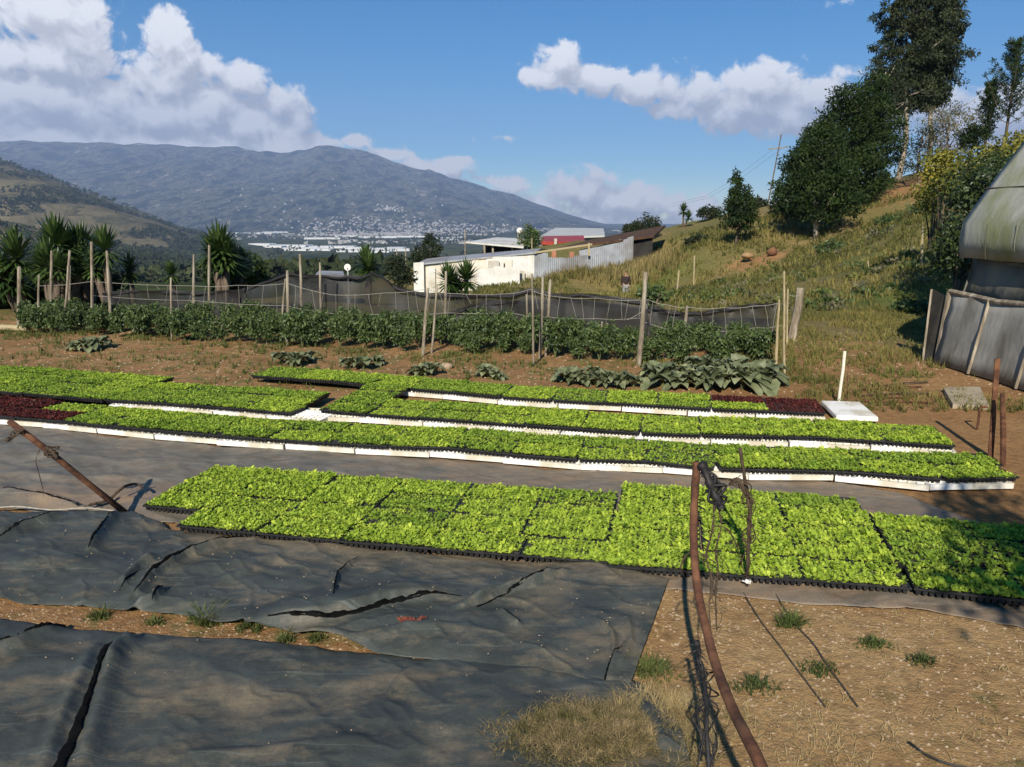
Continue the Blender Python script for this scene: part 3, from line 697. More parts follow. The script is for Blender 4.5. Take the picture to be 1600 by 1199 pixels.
ob = [(A1[0][0] - .38, A1[0][1] + .075)] + A1
bed([(q[0] + .075, q[1] - .015) for q in A1], 1, .283, lambda x, y, r: 'bright', .03, 'front bed left half')
bed([(q[0] + PERP.x * .285, q[1] + PERP.y * .285) for q in ob], 3, .296, lambda x, y, r: 'bright' if rnd.random() < .8 else 'deep', .03, 'front bed left half', r0=1, ysc=1.05)
A2 = gp([(944, 903), (1285, 928), (1480, 945), (1600, 960)]); A2.append((A2[-1][0] + .9, A2[-1][1] - .27))
bed(A2, lambda x: 5 if x < 2.35 else 4, .279, lambda x, y, r: 'bright' if rnd.random() < .9 else 'deep', .03, 'front bed right half', gapf=lambda x: 2.0 < x < 2.4, wob=.014, scf=lambda x, y: rnd.uniform(.95, 1.1))
FZ = .043
def foam_row(edge, bname, z=.024, depth=.1675):
    pl = np.array(edge); seg = np.hypot(*(pl[1:] - pl[:-1]).T); cum = np.concatenate([[0], np.cumsum(seg)]); s = 0; i = 0; st = cum[-1] / max(1, round(cum[-1] / .672))
    while s + st < cum[-1] + .01:
        x0 = np.interp(s, cum, pl[:, 0]); y0 = np.interp(s, cum, pl[:, 1]); x1 = np.interp(s + st, cum, pl[:, 0]); y1 = np.interp(s + st, cum, pl[:, 1])
        a = math.atan2(y1 - y0, x1 - x0) + rnd.uniform(-.022, .022)
        if inview((x0 + x1) / 2, (y0 + y1) / 2):
            i += 1
            o = bpy.data.objects.new('foam_tray', me_foam); link(o); o.rotation_euler = (rnd.uniform(-.02, .02), rnd.uniform(-.008, .008), a)
            w = rnd.uniform(-.012, .012); o.scale = (st / .672, 1, 1)
            o.location = ((x0 + x1) / 2 - math.sin(a) * (depth + w), (y0 + y1) / 2 + math.cos(a) * (depth + w), z)
            tag(o, '%s white foam tray from the left under the near edge of the %s' % (nth(i), bname), 'foam tray', 'foam trays edging the ' + bname)
        s += st
B1 = [(-6.4, 7.86), (-5.7, 7.72)] + gp([(0, 668), (75, 673), (182, 685), (268, 693), (380, 702), (540, 713), (637, 719), (735, 720), (850, 738), (942, 738), (1010, 741), (1090, 753), (1180, 756), (1310, 756), (1445, 772), (1583, 768)])
foam_row(B1, 'long second bed')
def kB(x, y, r):
    if x < -4.5 - .25 * r and r < 2: return 'red'
    return 'deep' if rnd.random() < .55 else 'bright'
bed([(q[0] + .004, q[1] + .022) for q in B1], 2, .315, kB, FZ + .016, 'long second bed', ysc=1.13, scf=lambda x, y: rnd.uniform(.85, 1.15))
C1l = [(-7.0, 8.95)] + gp([(170, 642), (240, 645), (380, 656), (455, 663)])
foam_row(gp([(170, 642), (240, 645), (380, 656), (500, 668)]), 'short left bed')
bed([(q[0], q[1] + .03) for q in C1l], lambda x: 4 if x < -4.2 else 3, .30, lambda x, y, r: 'deep' if rnd.random() < .8 else 'bright', FZ + .016, 'short left bed', ysc=1.06)
C1 = gp([(500, 658), (560, 664), (630, 669), (730, 676), (900, 689), (1010, 697), (1160, 701), (1290, 704), (1495, 719)])
foam_row(gp([(462, 660)]) + C1, 'third bed')
bed([(q[0] + .01, q[1] + .03) for q in C1], lambda x: 4 if x < -1.3 else 2, .325, lambda x, y, r: 'bright' if (x > -.2 or rnd.random() < .4) else 'deep', FZ + .021, 'third bed', ysc=1.16, scf=lambda x, y: rnd.uniform(.85, 1.15))
D1 = gp([(607, 620), (670, 624), (790, 636), (880, 642), (950, 645), (1100, 655), (1200, 659), (1290, 663)])
foam_row(D1, 'farthest bed')
D2 = [(-3.2, 9.45), (-2.0, 9.08)] + D1
def kD(x, y, r):
    if x > (2.4 if r == 0 else 2.05): return 'red'
    return 'bright' if rnd.random() < .6 else 'deep'
bed([(q[0] + .01, q[1] + .02) for q in D2], 2, .30, kD, FZ + .016, 'farthest bed', ysc=1.07)
# bare end block of foam
mb = MB(); mb.box((0, 0, .025), (.40, .68, .05), taper=.98)
o = mb.build('foam_tray', M_foam, bevel=.012); p = G(1322, 650); o.location = (p[0] + .02, p[1], .03); o.rotation_euler = (0, 0, YAW + .05)
tag(o, 'bare upturned white foam tray beside the red lettuce seedlings', 'foam tray')

# ------------------------------------------------------------------ plants
def leaf_cards(centers, n, size, spread, droop=0.0, aspect=.5, seed=0, elong=1.0, vary=None, shell=.5):
    """n leaves around each clump centre -> V,F,A"""
    r = np.random.default_rng(seed)
    C = np.repeat(np.asarray(centers, float), n, 0); N_ = len(C)
    cv = np.repeat(r.uniform(.1, .9, len(centers)), n)
    d = r.normal(size=(N_, 3)); d /= np.linalg.norm(d, axis=1)[:, None]
    sp = np.repeat(np.broadcast_to(np.asarray(spread, float), (len(centers),)), n)
    C = C + d * (sp * r.uniform(shell, 1, N_))[:, None] * np.array([1, 1, .75])
    a = r.normal(size=(N_, 3)) + d * .7; a[:, 2] -= droop; a /= np.linalg.norm(a, axis=1)[:, None]
    b = np.cross(a, r.normal(size=(N_, 3))); b /= np.linalg.norm(b, axis=1)[:, None]
    s = size * r.uniform(.6, 1.35, N_)[:, None]
    nrm = np.cross(a, b)
    p0 = C; p2 = C + a * s * elong; mid = C + a * s * elong * .5 + nrm * s * .10
    p1 = mid + b * s * aspect * .5; p3 = mid - b * s * aspect * .5
    V = np.stack([p0, p1, p2, p3], 1).reshape(-1, 3); i = np.arange(N_)[:, None] * 4
    Fc = np.concatenate([i + [0, 1, 2, 3]], 1)
    return V, Fc, np.clip(cv + r.uniform(-.25, .25, N_), 0, 1)
def merge(parts):
    V = []; Fc = []; A = []; o = 0
    for v, f, a in parts: V.append(v); Fc.append(f + o); A.append(a); o += len(v)
    return np.concatenate(V), np.concatenate(Fc), np.concatenate(A)

M_pep = nmat('pepper_leaf', (.035, .066, .016), (.10, .145, .040), 4, .5, 0, vattr=True, trans=.2, spec=.5)
M_broc = nmat('broccoli_leaf', (.10, .125, .055), (.24, .26, .14), 9, .5, .2, vattr=True, trans=.1, spec=.4)
M_stem = nmat('green_stem', (.07, .10, .03), (.13, .13, .05), 10, .7, 0)
M_weed = nmat('weed_leaf', (.07, .10, .02), (.15, .16, .04), 5, .7, 0, vattr=True, trans=.2)
M_dgrass = nmat('dry_grass', (.30, .22, .095), (.42, .33, .16), 6, .85, 0, vattr=True, trans=.2)
M_ggrass = nmat('slope_grass', (.095, .105, .024), (.23, .20, .06), .25, .8, 0, vattr=True, trans=.25, lo=.4, hi=.6)
M_yuc = nmat('yucca_leaf', (.028, .06, .014), (.07, .115, .028), 2, .45, 0, vattr=True, trans=.12, spec=.5)
M_cyp = nmat('cypress_leaf', (.009, .022, .006), (.034, .060, .011), .6, .6, 0, vattr=True, trans=.12, spec=.2)
M_euc = nmat('eucalyptus_leaf', (.014, .026, .010), (.042, .052, .020), .5, .55, 0, vattr=True, trans=.15, spec=.3)
M_eucp = nmat('pale_leaf', (.10, .10, .055), (.17, .16, .085), .7, .6, 0, vattr=True, trans=.2)
M_bush = nmat('bush_leaf', (.030, .055, .014), (.20, .19, .025), .55, .5, 0, vattr=True, trans=.2, spec=.4, lo=.42, hi=.58)

def pepper_proto(i):
    r = random.Random(i); t = empty('pepper_plant')
    mb = MB(); cs = []
    hgt = .62
    for k in range(5):
        a = r.uniform(0, 6.28); top = Vector((math.cos(a) * r.uniform(.05, .2), math.sin(a) * r.uniform(.05, .2), hgt * r.uniform(.75, 1)))
        mid = Vector((top.x * .3, top.y * .3, hgt * .4))
        mb.tube([(0, 0, 0), mid, top], [.008, .006, .003], 5)
        for q in (mid, (mid + top) / 2, top, top + Vector((r.uniform(-.08, .08), r.uniform(-.08, .08), -.05)), (mid + top) / 2 + Vector((r.uniform(-.1, .1), r.uniform(-.1, .1), -.12))): cs.append(q)
    mb.build('stem', M_stem, t)
    V, Fc, A = leaf_cards(cs, 26, .072, .12, droop=.7, aspect=.55, seed=i + 100)
    V[:, 2] = np.maximum(V[:, 2], .02)
    mesh_obj('foliage', V, Fc, M_pep, t, face_attr={'v': A})
    for k in range(3 if i % 2 == 0 else 0):
        mb = MB()
        if True:
            c = r.choice(cs[:9]); mb.tube([c + Vector((0, 0, -.02)), c + Vector((.005, 0, -.06)), c + Vector((.01, 0, -.10))], [.012, .018, .006], 6)
        mb.build('pepper', M_broc, t, True)
    return t
def broc_proto(i):
    r = random.Random(i + 50); t = empty('broccoli_plant'); mb = MB(); st = MB()
    for k in range(30):
        th = k * 2.4 + r.uniform(-.5, .5); el = .15 + k * .035 + r.uniform(-.2, .3); Ln = r.uniform(.12, .25) * (1 - k * .008)
        d = Vector((math.cos(th), math.sin(th), 0)); s = Vector((-math.sin(th), math.cos(th), 0)); V = []; Fc = []
        nU, nW = 6, 5
        for u in range(nU):
            f = u / (nU - 1); w = Ln * .34 * math.sin(math.pi * min(1, .10 + f * .88)) ** .8
            c = d * (Ln * (.10 + f * math.cos(el))) + Vector((0, 0, .06 + Ln * f * math.sin(el) * 1.3 - f * f * f * Ln * .5))
            for v in range(nW):
                g_v = (v / (nW - 1) - .5) * 2
                V.append(c + s * w * g_v + Vector((r.uniform(-.008, .008), r.uniform(-.008, .008), abs(g_v) * w * .35 + r.uniform(-.014, .014))))
        for u in range(nU - 1):
            for v in range(nW - 1): Fc.append((u * nW + v, u * nW + v + 1, (u + 1) * nW + v + 1, (u + 1) * nW + v))
        mb.add(V, Fc, r.uniform(.1, .9))
    st.tube([(0, 0, 0), (0, 0, .12)], .016, 6)
    mb.build('leaves', M_broc, t, True); st.build('stem', M_stem, t)
    return t
used = set()
def place(proto, loc, rz, sc, label, cat, group=None):
    if proto.name not in used:
        used.add(proto.name); o = proto; o.location = loc; o.rotation_euler = (0, 0, rz); o.scale = (sc,) * 3
    else: o = copy_tree(proto, loc, rz, sc)
    return tag(o, label, cat, group)
PEP = [pepper_proto(i) for i in range(5)]
def pline(t, off):   # crop row line from left far to right near
    a = Vector((-9.2, 14.1)); b = Vector((3.45, 10.5)); d = (b - a).normalized(); n = Vector((-d.y, d.x))
    return a + (b - a) * t + n * off
k = 0
for row, off in enumerate((0.0, .45, .95, 1.4)):
    pc = 1
    for i in range(44):
        t = (i + rnd.uniform(-.35, .35) + .4) / 44
        if rnd.random() < (.13 if row == 0 else .04): continue
        if row == 0 and .5 < t < .72 and rnd.random() < .35: continue
        p = pline(t, off + rnd.uniform(-.15, .15))
        if p.x < -8.6 + row * .3 and row == 0: continue
        where = ['front', 'second', 'third', 'rearmost'][row]
        place(PEP[k % 5], (p.x, p.y, tz1(p.x, p.y)), rnd.uniform(0, 6.28), rnd.uniform(.50, .90) - row * .03, '%s dark green pepper plant from the left in the %s crop row' % (nth(pc), where), 'pepper plant', 'pepper plants of the %s row' % where); k += 1; pc += 1
BR = [broc_proto(i) for i in range(3)]
bp_ = [(140, 548, 1.0), (160, 545, .9), (120, 549, .8), (440, 568, .8), (462, 572, .9), (480, 565, .7), (545, 576, .9), (568, 577, .9), (590, 570, .7), (655, 588, .85), (672, 586, .8), (760, 590, .85), (775, 594, .7), (895, 600, 1.0), (915, 602, .9), (880, 594, .8),
       (945, 604, .9), (965, 606, .9), (990, 605, .9), (1035, 603, 1.0), (1060, 608, 1.), (1085, 606, 1.0), (1110, 610, 1.1), (1135, 606, 1.0), (1160, 609, 1.1), (1185, 608, 1.1), (1195, 600, 1.0), (1070, 594, 1.), (1120, 593, 1.1), (1150, 592, 1.), (1170, 596, 1.1), (1095, 590, 1.0), (1020, 592, .9), (930, 590, .85)]
CCN = {}
for i, (px, py, s) in enumerate(bp_):
    p = G(px, py)
    if px > 1015: lb, gr = 'broad blue green cabbage plant in the clump at the right end of the crop', 'cabbage plants at the right end'
    elif px > 860: lb, gr = 'broad grey green cabbage plant before the tall middle stakes', 'cabbage plants before the middle stakes'
    elif px > 740: lb, gr = 'low grey green cabbage plant just right of the pale stone', 'cabbage plants right of the stone'
    elif px > 640: lb, gr = 'low round cabbage plant just left of the pale stone', 'cabbage plants left of the stone'
    elif px > 520: lb, gr = 'grey green cabbage plant on bare soil left of the pale stone pair', 'cabbage plants on bare soil'
    elif px > 400: lb, gr = 'cabbage plant at the foot of the propped stake', 'cabbage plants by the propped stake'
    else: lb, gr = 'spreading cabbage plant on the left bare soil strip', 'cabbage plants at the left'
    cc = CCN[gr] = CCN.get(gr, 0) + 1; lb = lb.replace('cabbage plant', 'cabbage plant (%s of them)' % nth(cc), 1) if False else nth(cc) + ' ' + lb
    place(BR[i % 3], (p[0], p[1], tz1(*p)), rnd.uniform(0, 6), s * rnd.uniform(.85, 1.2) * (1.25 if px > 1015 else 1.), lb, 'cabbage plant', gr)

# ------------------------------------------------------------------ blades of grass (uncountable)
def blades(name, pts, h, w, m, seed, per=5, lean=.5, label=None, cat='grass'):
    r = np.random.default_rng(seed); pts = np.asarray(pts, float)
    Pn = np.repeat(pts, per, 0); n = len(Pn); hh = np.repeat(np.broadcast_to(np.asarray(h, float), (len(pts),)), per) * r.uniform(.5, 1.3, n)
    ww = np.repeat(np.broadcast_to(np.asarray(w, float), (len(pts),)), per)
    th = r.uniform(0, 6.283, n); Pn = Pn + np.stack([np.cos(th), np.sin(th), 0 * th], 1) * (hh * r.uniform(0, .35, n))[:, None]
    d = np.stack([np.cos(th), np.sin(th)], 1); le = (r.uniform(.1, 1, n) * lean * hh)[:, None]
    s = np.stack([-d[:, 1], d[:, 0], 0 * th], 1) * ww[:, None] * .5
    z = np.zeros((n, 1)); mid = Pn + np.concatenate([d * le * .35, (hh * .6)[:, None]], 1); tip = Pn + np.concatenate([d * le, hh[:, None]], 1)
    V = np.stack([Pn - s, Pn + s, mid + s * .8, mid - s * .8, tip], 1).reshape(-1, 3); i = np.arange(n)[:, None] * 5
    f4 = (i + [0, 1, 2, 3]); f3 = (i + [3, 2, 4])
    Fc = [tuple(q) for q in f4.tolist()] + [tuple(q) for q in f3.tolist()]
    a = np.clip(np.repeat(fbm(pts[:, 0] * .8, pts[:, 1] * .8, 3, seed), per) + r.uniform(-.3, .3, n), 0, 1)
    o = mesh_obj(name, V, Fc, m, face_attr={'v': np.concatenate([a, a])}); tag(o, label, cat, kind='stuff'); return o
def scat(n, x0, x1, y0, y1, f=None, seed=0):
    r = np.random.default_rng(seed); x = r.uniform(x0, x1, n); y = r.uniform(y0, y1, n)
    if f is not None:
        k = r.random(n) < f(x, y); x = x[k]; y = y[k]
    return np.stack([x, y, tz(x, y)], 1)
# slope
q = scat(36000, -2, 44, 16.5, 62, lambda x, y: (np.abs(x / y) < .68) * grass_mask(x, y) * (fbm(x * .5, y * .5, 3, 77) > .40) * np.clip(1.5 - y / 60, .25, 1), 1)
blades('slope_grass', q, np.clip(.08 + q[:, 1] * .0045, .10, .32), np.clip(q[:, 1] * .0013, .012, .07), M_ggrass, 5, per=4, lean=1.0, label='mixed green and yellow grass covering the right slope')
q = scat(2300, 0, 11, 50, 58, lambda x, y: (fbm(x * .7, y * .7, 3, 7) > .45) * 1.0, 2)
blades('tall_dry_grass', q, .6, .05, nmat('bank_grass', (.16, .14, .04), (.30, .24, .10), .5, .8, 0, vattr=True, trans=.2), 6, per=4, lean=.5, label='tall tan dry grass on the bank below the corrugated sheds')
q = scat(26000, -11, 11, 9.2, 17, lambda x, y: (.25 + .75 * np.exp(-((y - (11.2 - .285 * x)) / .55) ** 2)) * (fbm(x * 1.6, y * 1.6, 3, 19) > .47), 3)
blades('field_weeds', q, .075, .010, M_weed, 7, per=5, lean=1.1, label='short green weeds on the soil around the crop rows')
q = scat(7000, 3.2, 8.5, 8, 17, lambda x, y: (fbm(x * 1.2, y * 1.2, 3, 29) > .47) * 1.0, 4)
blades('track_grass', q, .085, .010, M_ggrass, 8, per=5, lean=1.2, label='short worn grass on the ground beside the plastic tunnel')
q = scat(17000, .5, 4.2, 2.0, 3.75, lambda x, y: sstep(3.3, 2.3, y) * .6 * (fbm(x * 3.5, y * 3.5, 3, 39) > .47) + .025, 5)
blades('dry_grass', q, .020, .0026, M_dgrass, 9, per=4, lean=4., label='short dry straw coloured grass over the sandy soil at lower right')
M_tuft = nmat('tuft_grass', (.05, .075, .018), (.11, .13, .035), 9, .8, 0, vattr=True, trans=.15)
def clump(px, py, n, rad, h, w, m, seed, lab, name='grass_tuft', lean=1.7, z=0):
    r = np.random.default_rng(seed); c = G(px, py); a = r.uniform(0, 6.28, n); q = r.random(n) ** .8 * rad * (.6 + .9 * vnoise(a * 1.1, a * 0 + seed, seed))
    x = c[0] + np.cos(a) * q * 1.2; y = c[1] + np.sin(a) * q * .8
    o = blades(name, np.stack([x, y, tz(x, y) + z], 1), h * (1.25 - q / rad), w, m, seed, per=3, lean=lean, label=lab); o['category'] = 'grass tuft'; del o['kind']; return o
tufts = [(155, 968, 60, .055, .055, 'small green grass tuft in the strip, leftmost of the strip tufts'), (240, 975, 40, .05, .045, 'thin low grass tuft second from left in the soil strip'), (322, 972, 130, .09, .085, 'largest dark green grass tuft in the soil strip'), (395, 982, 90, .08, .06, 'green grass tuft right of the largest one in the soil strip'),
         (445, 1003, 50, .05, .05, 'sparse grass tuft near the right end of the soil strip'), (495, 1000, 40, .05, .05, 'last grass tuft at the right tip of the soil strip'),
         (1015, 1050, 150, .11, .075, 'green grass tuft beside the torn cloth corner'), (1235, 975, 110, .08, .07, 'round green grass tuft on the sandy soil behind the watermark area'),
         (1365, 1010, 90, .09, .035, 'flat broadleaf weed on bare sandy soil at right'), (1440, 1035, 60, .07, .04, 'low weed on sandy soil near the tree shadow'), (1180, 1075, 80, .10, .05, 'thin weed tuft right of the bent rusty rod'), (1280, 1050, 70, .09, .04, 'thin weed tuft among dry grass at lower right')]
for i, (px, py, n, rad, h, lb) in enumerate(tufts):
    clump(px, py, n, rad, h * .85, .005, M_tuft, 300 + i, lb.replace(' behind the watermark area', ' below the front bed').replace('right of the bent rusty rod', 'right of the bent rusty rod'))
r_ = np.random.default_rng(8)
# big dry clump over the cloth
M_clump = nmat('matted_grass', (.11, .10, .03), (.38, .28, .14), 14, .9, 0, vattr=True, trans=.15)
c = G(925, 1165); a = r_.uniform(0, 6.28, 1900); q = np.sqrt(r_.random(1900)) * r_.uniform(.7, 1.25, 1900); x = c[0] + np.cos(a) * q * .36; y = c[1] + np.sin(a) * q * .22 - .02
o = blades('dry_grass_clump', np.stack([x, y, .03 + tz(x, y) + .06 * np.clip(1 - q, 0, 1) + r_.uniform(0, .02, 1900)], 1), .012 + .016 * np.clip(1 - q, 0, 1), .0026, M_clump, 44, per=3, lean=5.5, label='matted tan dry grass clump lying over the foreground cloth'); o['category'] = 'grass clump'; del o['kind']
c = G(1040, 1150); a = r_.uniform(0, 6.28, 700); q = np.sqrt(r_.random(700)); x = c[0] + np.cos(a) * q * .22; y = c[1] + np.sin(a) * q * .26
blades('dry_straw', np.stack([x, y, .03 + tz(x, y)], 1), .04, .003, M_dgrass, 45, per=3, lean=3.5, label='scattered dry straw over the torn cloth corner')
# stones
def pebbles(name, pts, s, m, seed, label):
    r = np.random.default_rng(seed); t = np.array([(1, 0, 0), (0, 1, 0), (-1, 0, 0), (0, -1, 0), (0, 0, .7), (0, 0, -.5)]); f = np.array([(0, 1, 4), (1, 2, 4), (2, 3, 4), (3, 0, 4)])
    n = len(pts); sc = s * r.uniform(.3, 1.3, (n, 1, 1)); V = (t[None] * sc * r.uniform(.6, 1.3, (n, 6, 3)) + pts[:, None]).reshape(-1, 3)
    Fc = (np.arange(n)[:, None, None] * 6 + f[None]).reshape(-1, 3)
    o = mesh_obj(name, V, Fc, m, smooth=False); tag(o, label, 'gravel', kind='stuff')
M_stone = nmat('stone', (.42, .33, .22), (.28, .20, .13), 12, .9, .4)
pebbles('gravel', scat(5000, .5, 4.2, 1.9, 4.1, None, 12), .008, M_stone, 1, 'fine pale gravel and clods on the sandy soil')
pebbles('soil_clods', scat(4000, -8, 8, 8.9, 14, None, 13), .016, M_stone, 2, 'small earth clods on the brown soil beyond the beds')
cs_ = []
for k in range(900):
    sx_, sy_, sz_ = SHEETS[s2.name] if k % 3 else SHEETS[s1.name]; kk = int(rnd.random() * len(sx_)); cs_.append((sx_[kk], sy_[kk], sz_[kk] + .003))
pebbles('grit', np.array(cs_), .004, M_stone, 4, 'fine soil grit lying on the black ground cloths')
pebbles('strip_clods', scat(2600, -3, .2, 3.2, 4.0, None, 14), .007, M_stone, 3, 'small clods in the soil strip between the two cloths')
def rock(name, px, py, s, label, d=None, m=None):
    p = G(px, py) if d is None else None
    loc = (p[0], p[1], tz1(*p)) if p else tuple(P(px, py, d))
    bpy_me = []; mb = MB(); r = np.random.default_rng(int(px))
    n, k = 10, 6; V = []
    for j in range(k + 1):
        ph = math.pi * j / k
        for i in range(n):
            th = 2 * math.pi * i / n; q = 1 + r.uniform(-.24, .24); V.append((s[0] * q * math.sin(ph) * math.cos(th), s[1] * q * math.sin(ph) * math.sin(th), s[2] * q * math.cos(ph) * .9 + s[2] * .4))
    Fc = [(j * n + i, j * n + (i + 1) % n, (j + 1) * n + (i + 1) % n, (j + 1) * n + i) for j in range(k) for i in range(n)]
    o = mesh_obj(name, V, Fc, m or M_stone, smooth=True); o.location = loc; tag(o, label, 'rock'); return o
rock('rock', 698, 576, (.09, .07, .06), 'pale rounded stone on the soil before the crop rows')

# ------------------------------------------------------------------ stakes, net, twine
def stake(pts, r0, r1, m, label, name='wooden_stake', group=None, wob=.12):
    mb = MB(); P0 = Vector(pts[0]); n = len(pts)
    q = []
    for i in range(n - 1):
        for t in (0, .33, .66): q.append(Vector(pts[i]).lerp(Vector(pts[i + 1]), t) + Vector((rnd.uniform(-.5, .5), rnd.uniform(-.5, .5), 0)) * r0 * .6)
    q.append(Vector(pts[-1])); q = [a - P0 for a in q]
    mb.tube(q, [r0 + (r1 - r0) * i / (len(q) - 1) for i in range(len(q))], 7, wob=wob)
    o = mb.build(name, m, smooth=False); o.location = P0; tag(o, label, 'stake', group); return o
def stake_px(xb, yb, xt, yt, w, label, d=None, m=None, mid=None, hidden=False):
    """w: width in photo pixels"""
    if d is None: g2 = G(xb, yb); d = g2[1]
    b = P(xb, yb, d); t = P(xt, yt, d); z = tz1(b.x, b.y)
    if b.z > z - .02: b = Vector((b.x, b.y, z - .05))
    pts = [b] + ([P(mid[0], mid[1], d)] if mid else []) + [t]
    rr = w / F * d / 2 * .82
    stake(pts, rr * 1.05, rr * .9, m or M_wood, label)
ST = [(28, 512, 30, 417, 7, 'thick weathered stake at the left edge beside the lying log', None, None),
      (57, 500, 61, 430, 4, 'short forked stake left of the first tall yucca stake', 14.5, None),
      (77, 500, 81, 392, 5, 'tall stake second from the left yucca, before its trunk', 14.6, None),
      (96, 518, 109, 392, 5, 'crooked kinked stake among the left yuccas', None, (103, 470)),
      (106, 500, 109, 415, 4, 'thin stake directly behind the kinked stake', 14.8, None),
      (142, 500, 143, 378, 6, 'tallest straight stake between the left yuccas', 14.4, None),
      (171, 500, 167, 392, 5, 'straight stake before the trunk of the third yucca', 14.4, None),
      (268, 532, 267, 434, 4, 'stake with pale whitewashed foot under the small yucca', None, None),
      (301, 500, 303, 398, 5, 'pale stake left of the lone big yucca', 14.6, None),
      (325, 500, 327, 383, 5, 'tall stake touching the crown of the lone big yucca', 14.8, None),
      (449, 540, 449, 423, 5, 'upright stake with a second stake propped against it', None, None),
      (436, 492, 446, 436, 4, 'leaning brace stake propped against the upright one', 13.6, None),
      (470, 500, 469, 397, 5, 'pale tall stake right of the propped pair', 14.4, None),
      (500, 498, 500, 410, 4, 'thin stake before the small roof and white dish', 14.6, None),
      (660, 556, 669, 450, 6, 'stake leaning right, left one of the three below the white shed', None, None),
      (674, 552, 683, 444, 4, 'thin leaning stake, middle one of the three below the white shed', None, None),
      (694, 520, 697, 424, 5, 'tall stake, right one of the three below the white shed', 13.2, None),
      (823, 530, 823, 460, 4, 'short stake left of the middle stake cluster', 12.4, None),
      (834, 572, 831, 428, 4, 'tall thin stake in the middle cluster, reaching furthest down', None, None),
      (843, 560, 848, 432, 6, 'thick stake in the middle cluster', None, None),
      (852, 556, 860, 437, 5, 'leaning stake, right one of the middle cluster', None, None),
      (933, 545, 941, 503, 5, 'short leaning stump stake before the net', 11.6, None),
      (949, 545, 949, 505, 5, 'short upright stump stake before the net', 11.6, None),
      (998, 572, 1009, 425, 9, 'thick pale stake standing alone before the net', None, None),
      (1064, 535, 1074, 478, 6, 'slanted stake holding the right net span', 11.8, None)]
for (xb, yb, xt, yt, w, lb, d, mid) in ST: stake_px(xb, yb, xt, yt, w, lb, d=d, mid=mid)
stake_px(1212, 582, 1218, 468, 5, 'left one of the two yellow cane poles ending the net', m=M_woody)
stake_px(1226, 588, 1225, 424, 5, 'taller right one of the two yellow cane poles ending the net', m=M_woody)
stake_px(1231, 520, 1231, 452, 4, 'thin pale stake behind the two cane poles', d=12.5, m=M_woody)
stake_px(1238, 532, 1251, 450, 16, 'fat grey weathered trunk post leaning at the end of the net')
stake_px(1057, 455, 1061, 423, 3.5, 'small fence stake on the slope, lower one', d=32, m=M_woody)
stake_px(1085, 420, 1085, 400, 3, 'small fence stake on the slope, upper one', d=40, m=M_woody)
stake_px(1361, 440, 1356, 408, 3, 'thin pale stick on the slope beside dry stalks', d=24, m=M_woody)
stake_px(1443, 385, 1442, 352, 4, 'small post on the slope left of the big bush', d=22, m=M_woody)
g2 = G(1310, 632); stake([(g2[0], g2[1], -.02), tuple(P(1320, 549, g2[1] + .02))], .018, .016, nmat('white_stick', (.80, .74, .60), (.66, .60, .48), 8, .7, .2), 'bright cream stake standing behind the bare foam tray')
stake_px(1323, 628, 1326, 560, 1.5, 'thin dark rod beside the cream stake', m=M_rust)

# lying log at far left
p = G(-20, 516); q = G(52, 520); mb = MB(); 
pts = [(p[0] + (q[0] - p[0]) * t, p[1] + (q[1] - p[1]) * t, .06) for t in (0, .3, .6, .92)]
mb.tube(pts, [.06, .058, .056, .05], 9, wob=.08); o = mb.build('log', M_woody, smooth=False); tag(o, 'pale log lying on the ground at the far left', 'log')

# shade net: hangs in folds from a sagging line behind the crop
def net_mat():
    m, nt, b = base('black_shade_net'); N = nt.nodes; L = nt.links
    b.inputs['Base Color'].default_value = (.022, .024, .026, 1); b.inputs['Roughness'].default_value = .6
    tr = N.new('ShaderNodeBsdfTransparent'); mx = N.new('ShaderNodeMixShader')
    tc = N.new('ShaderNodeTexCoord'); n = N.new('ShaderNodeTexNoise'); n.inputs['Scale'].default_value = 1.4; n.inputs['Detail'].default_value = 5; L.new(tc.outputs['Object'], n.inputs['Vector'])
    mr = N.new('ShaderNodeMapRange'); L.new(n.outputs['Fac'], mr.inputs[0]); mr.inputs[1].default_value = .3; mr.inputs[2].default_value = .7; mr.inputs[3].default_value = .60; mr.inputs[4].default_value = .88
    c = N.new('ShaderNodeMix'); c.data_type = 'RGBA'; c.inputs[6].default_value = (.008, .008, .009, 1); c.inputs[7].default_value = (.030, .030, .032, 1); L.new(n.outputs['Fac'], c.inputs[0]); L.new(c.outputs[2], b.inputs['Base Color'])
    L.new(mr.outputs[0], mx.inputs[0]); L.new(tr.outputs[0], mx.inputs[1]); L.new(b.outputs[0], mx.inputs[2]); L.new(mx.outputs[0], N['Material Output'].inputs[0])
    return m
M_net = net_mat()
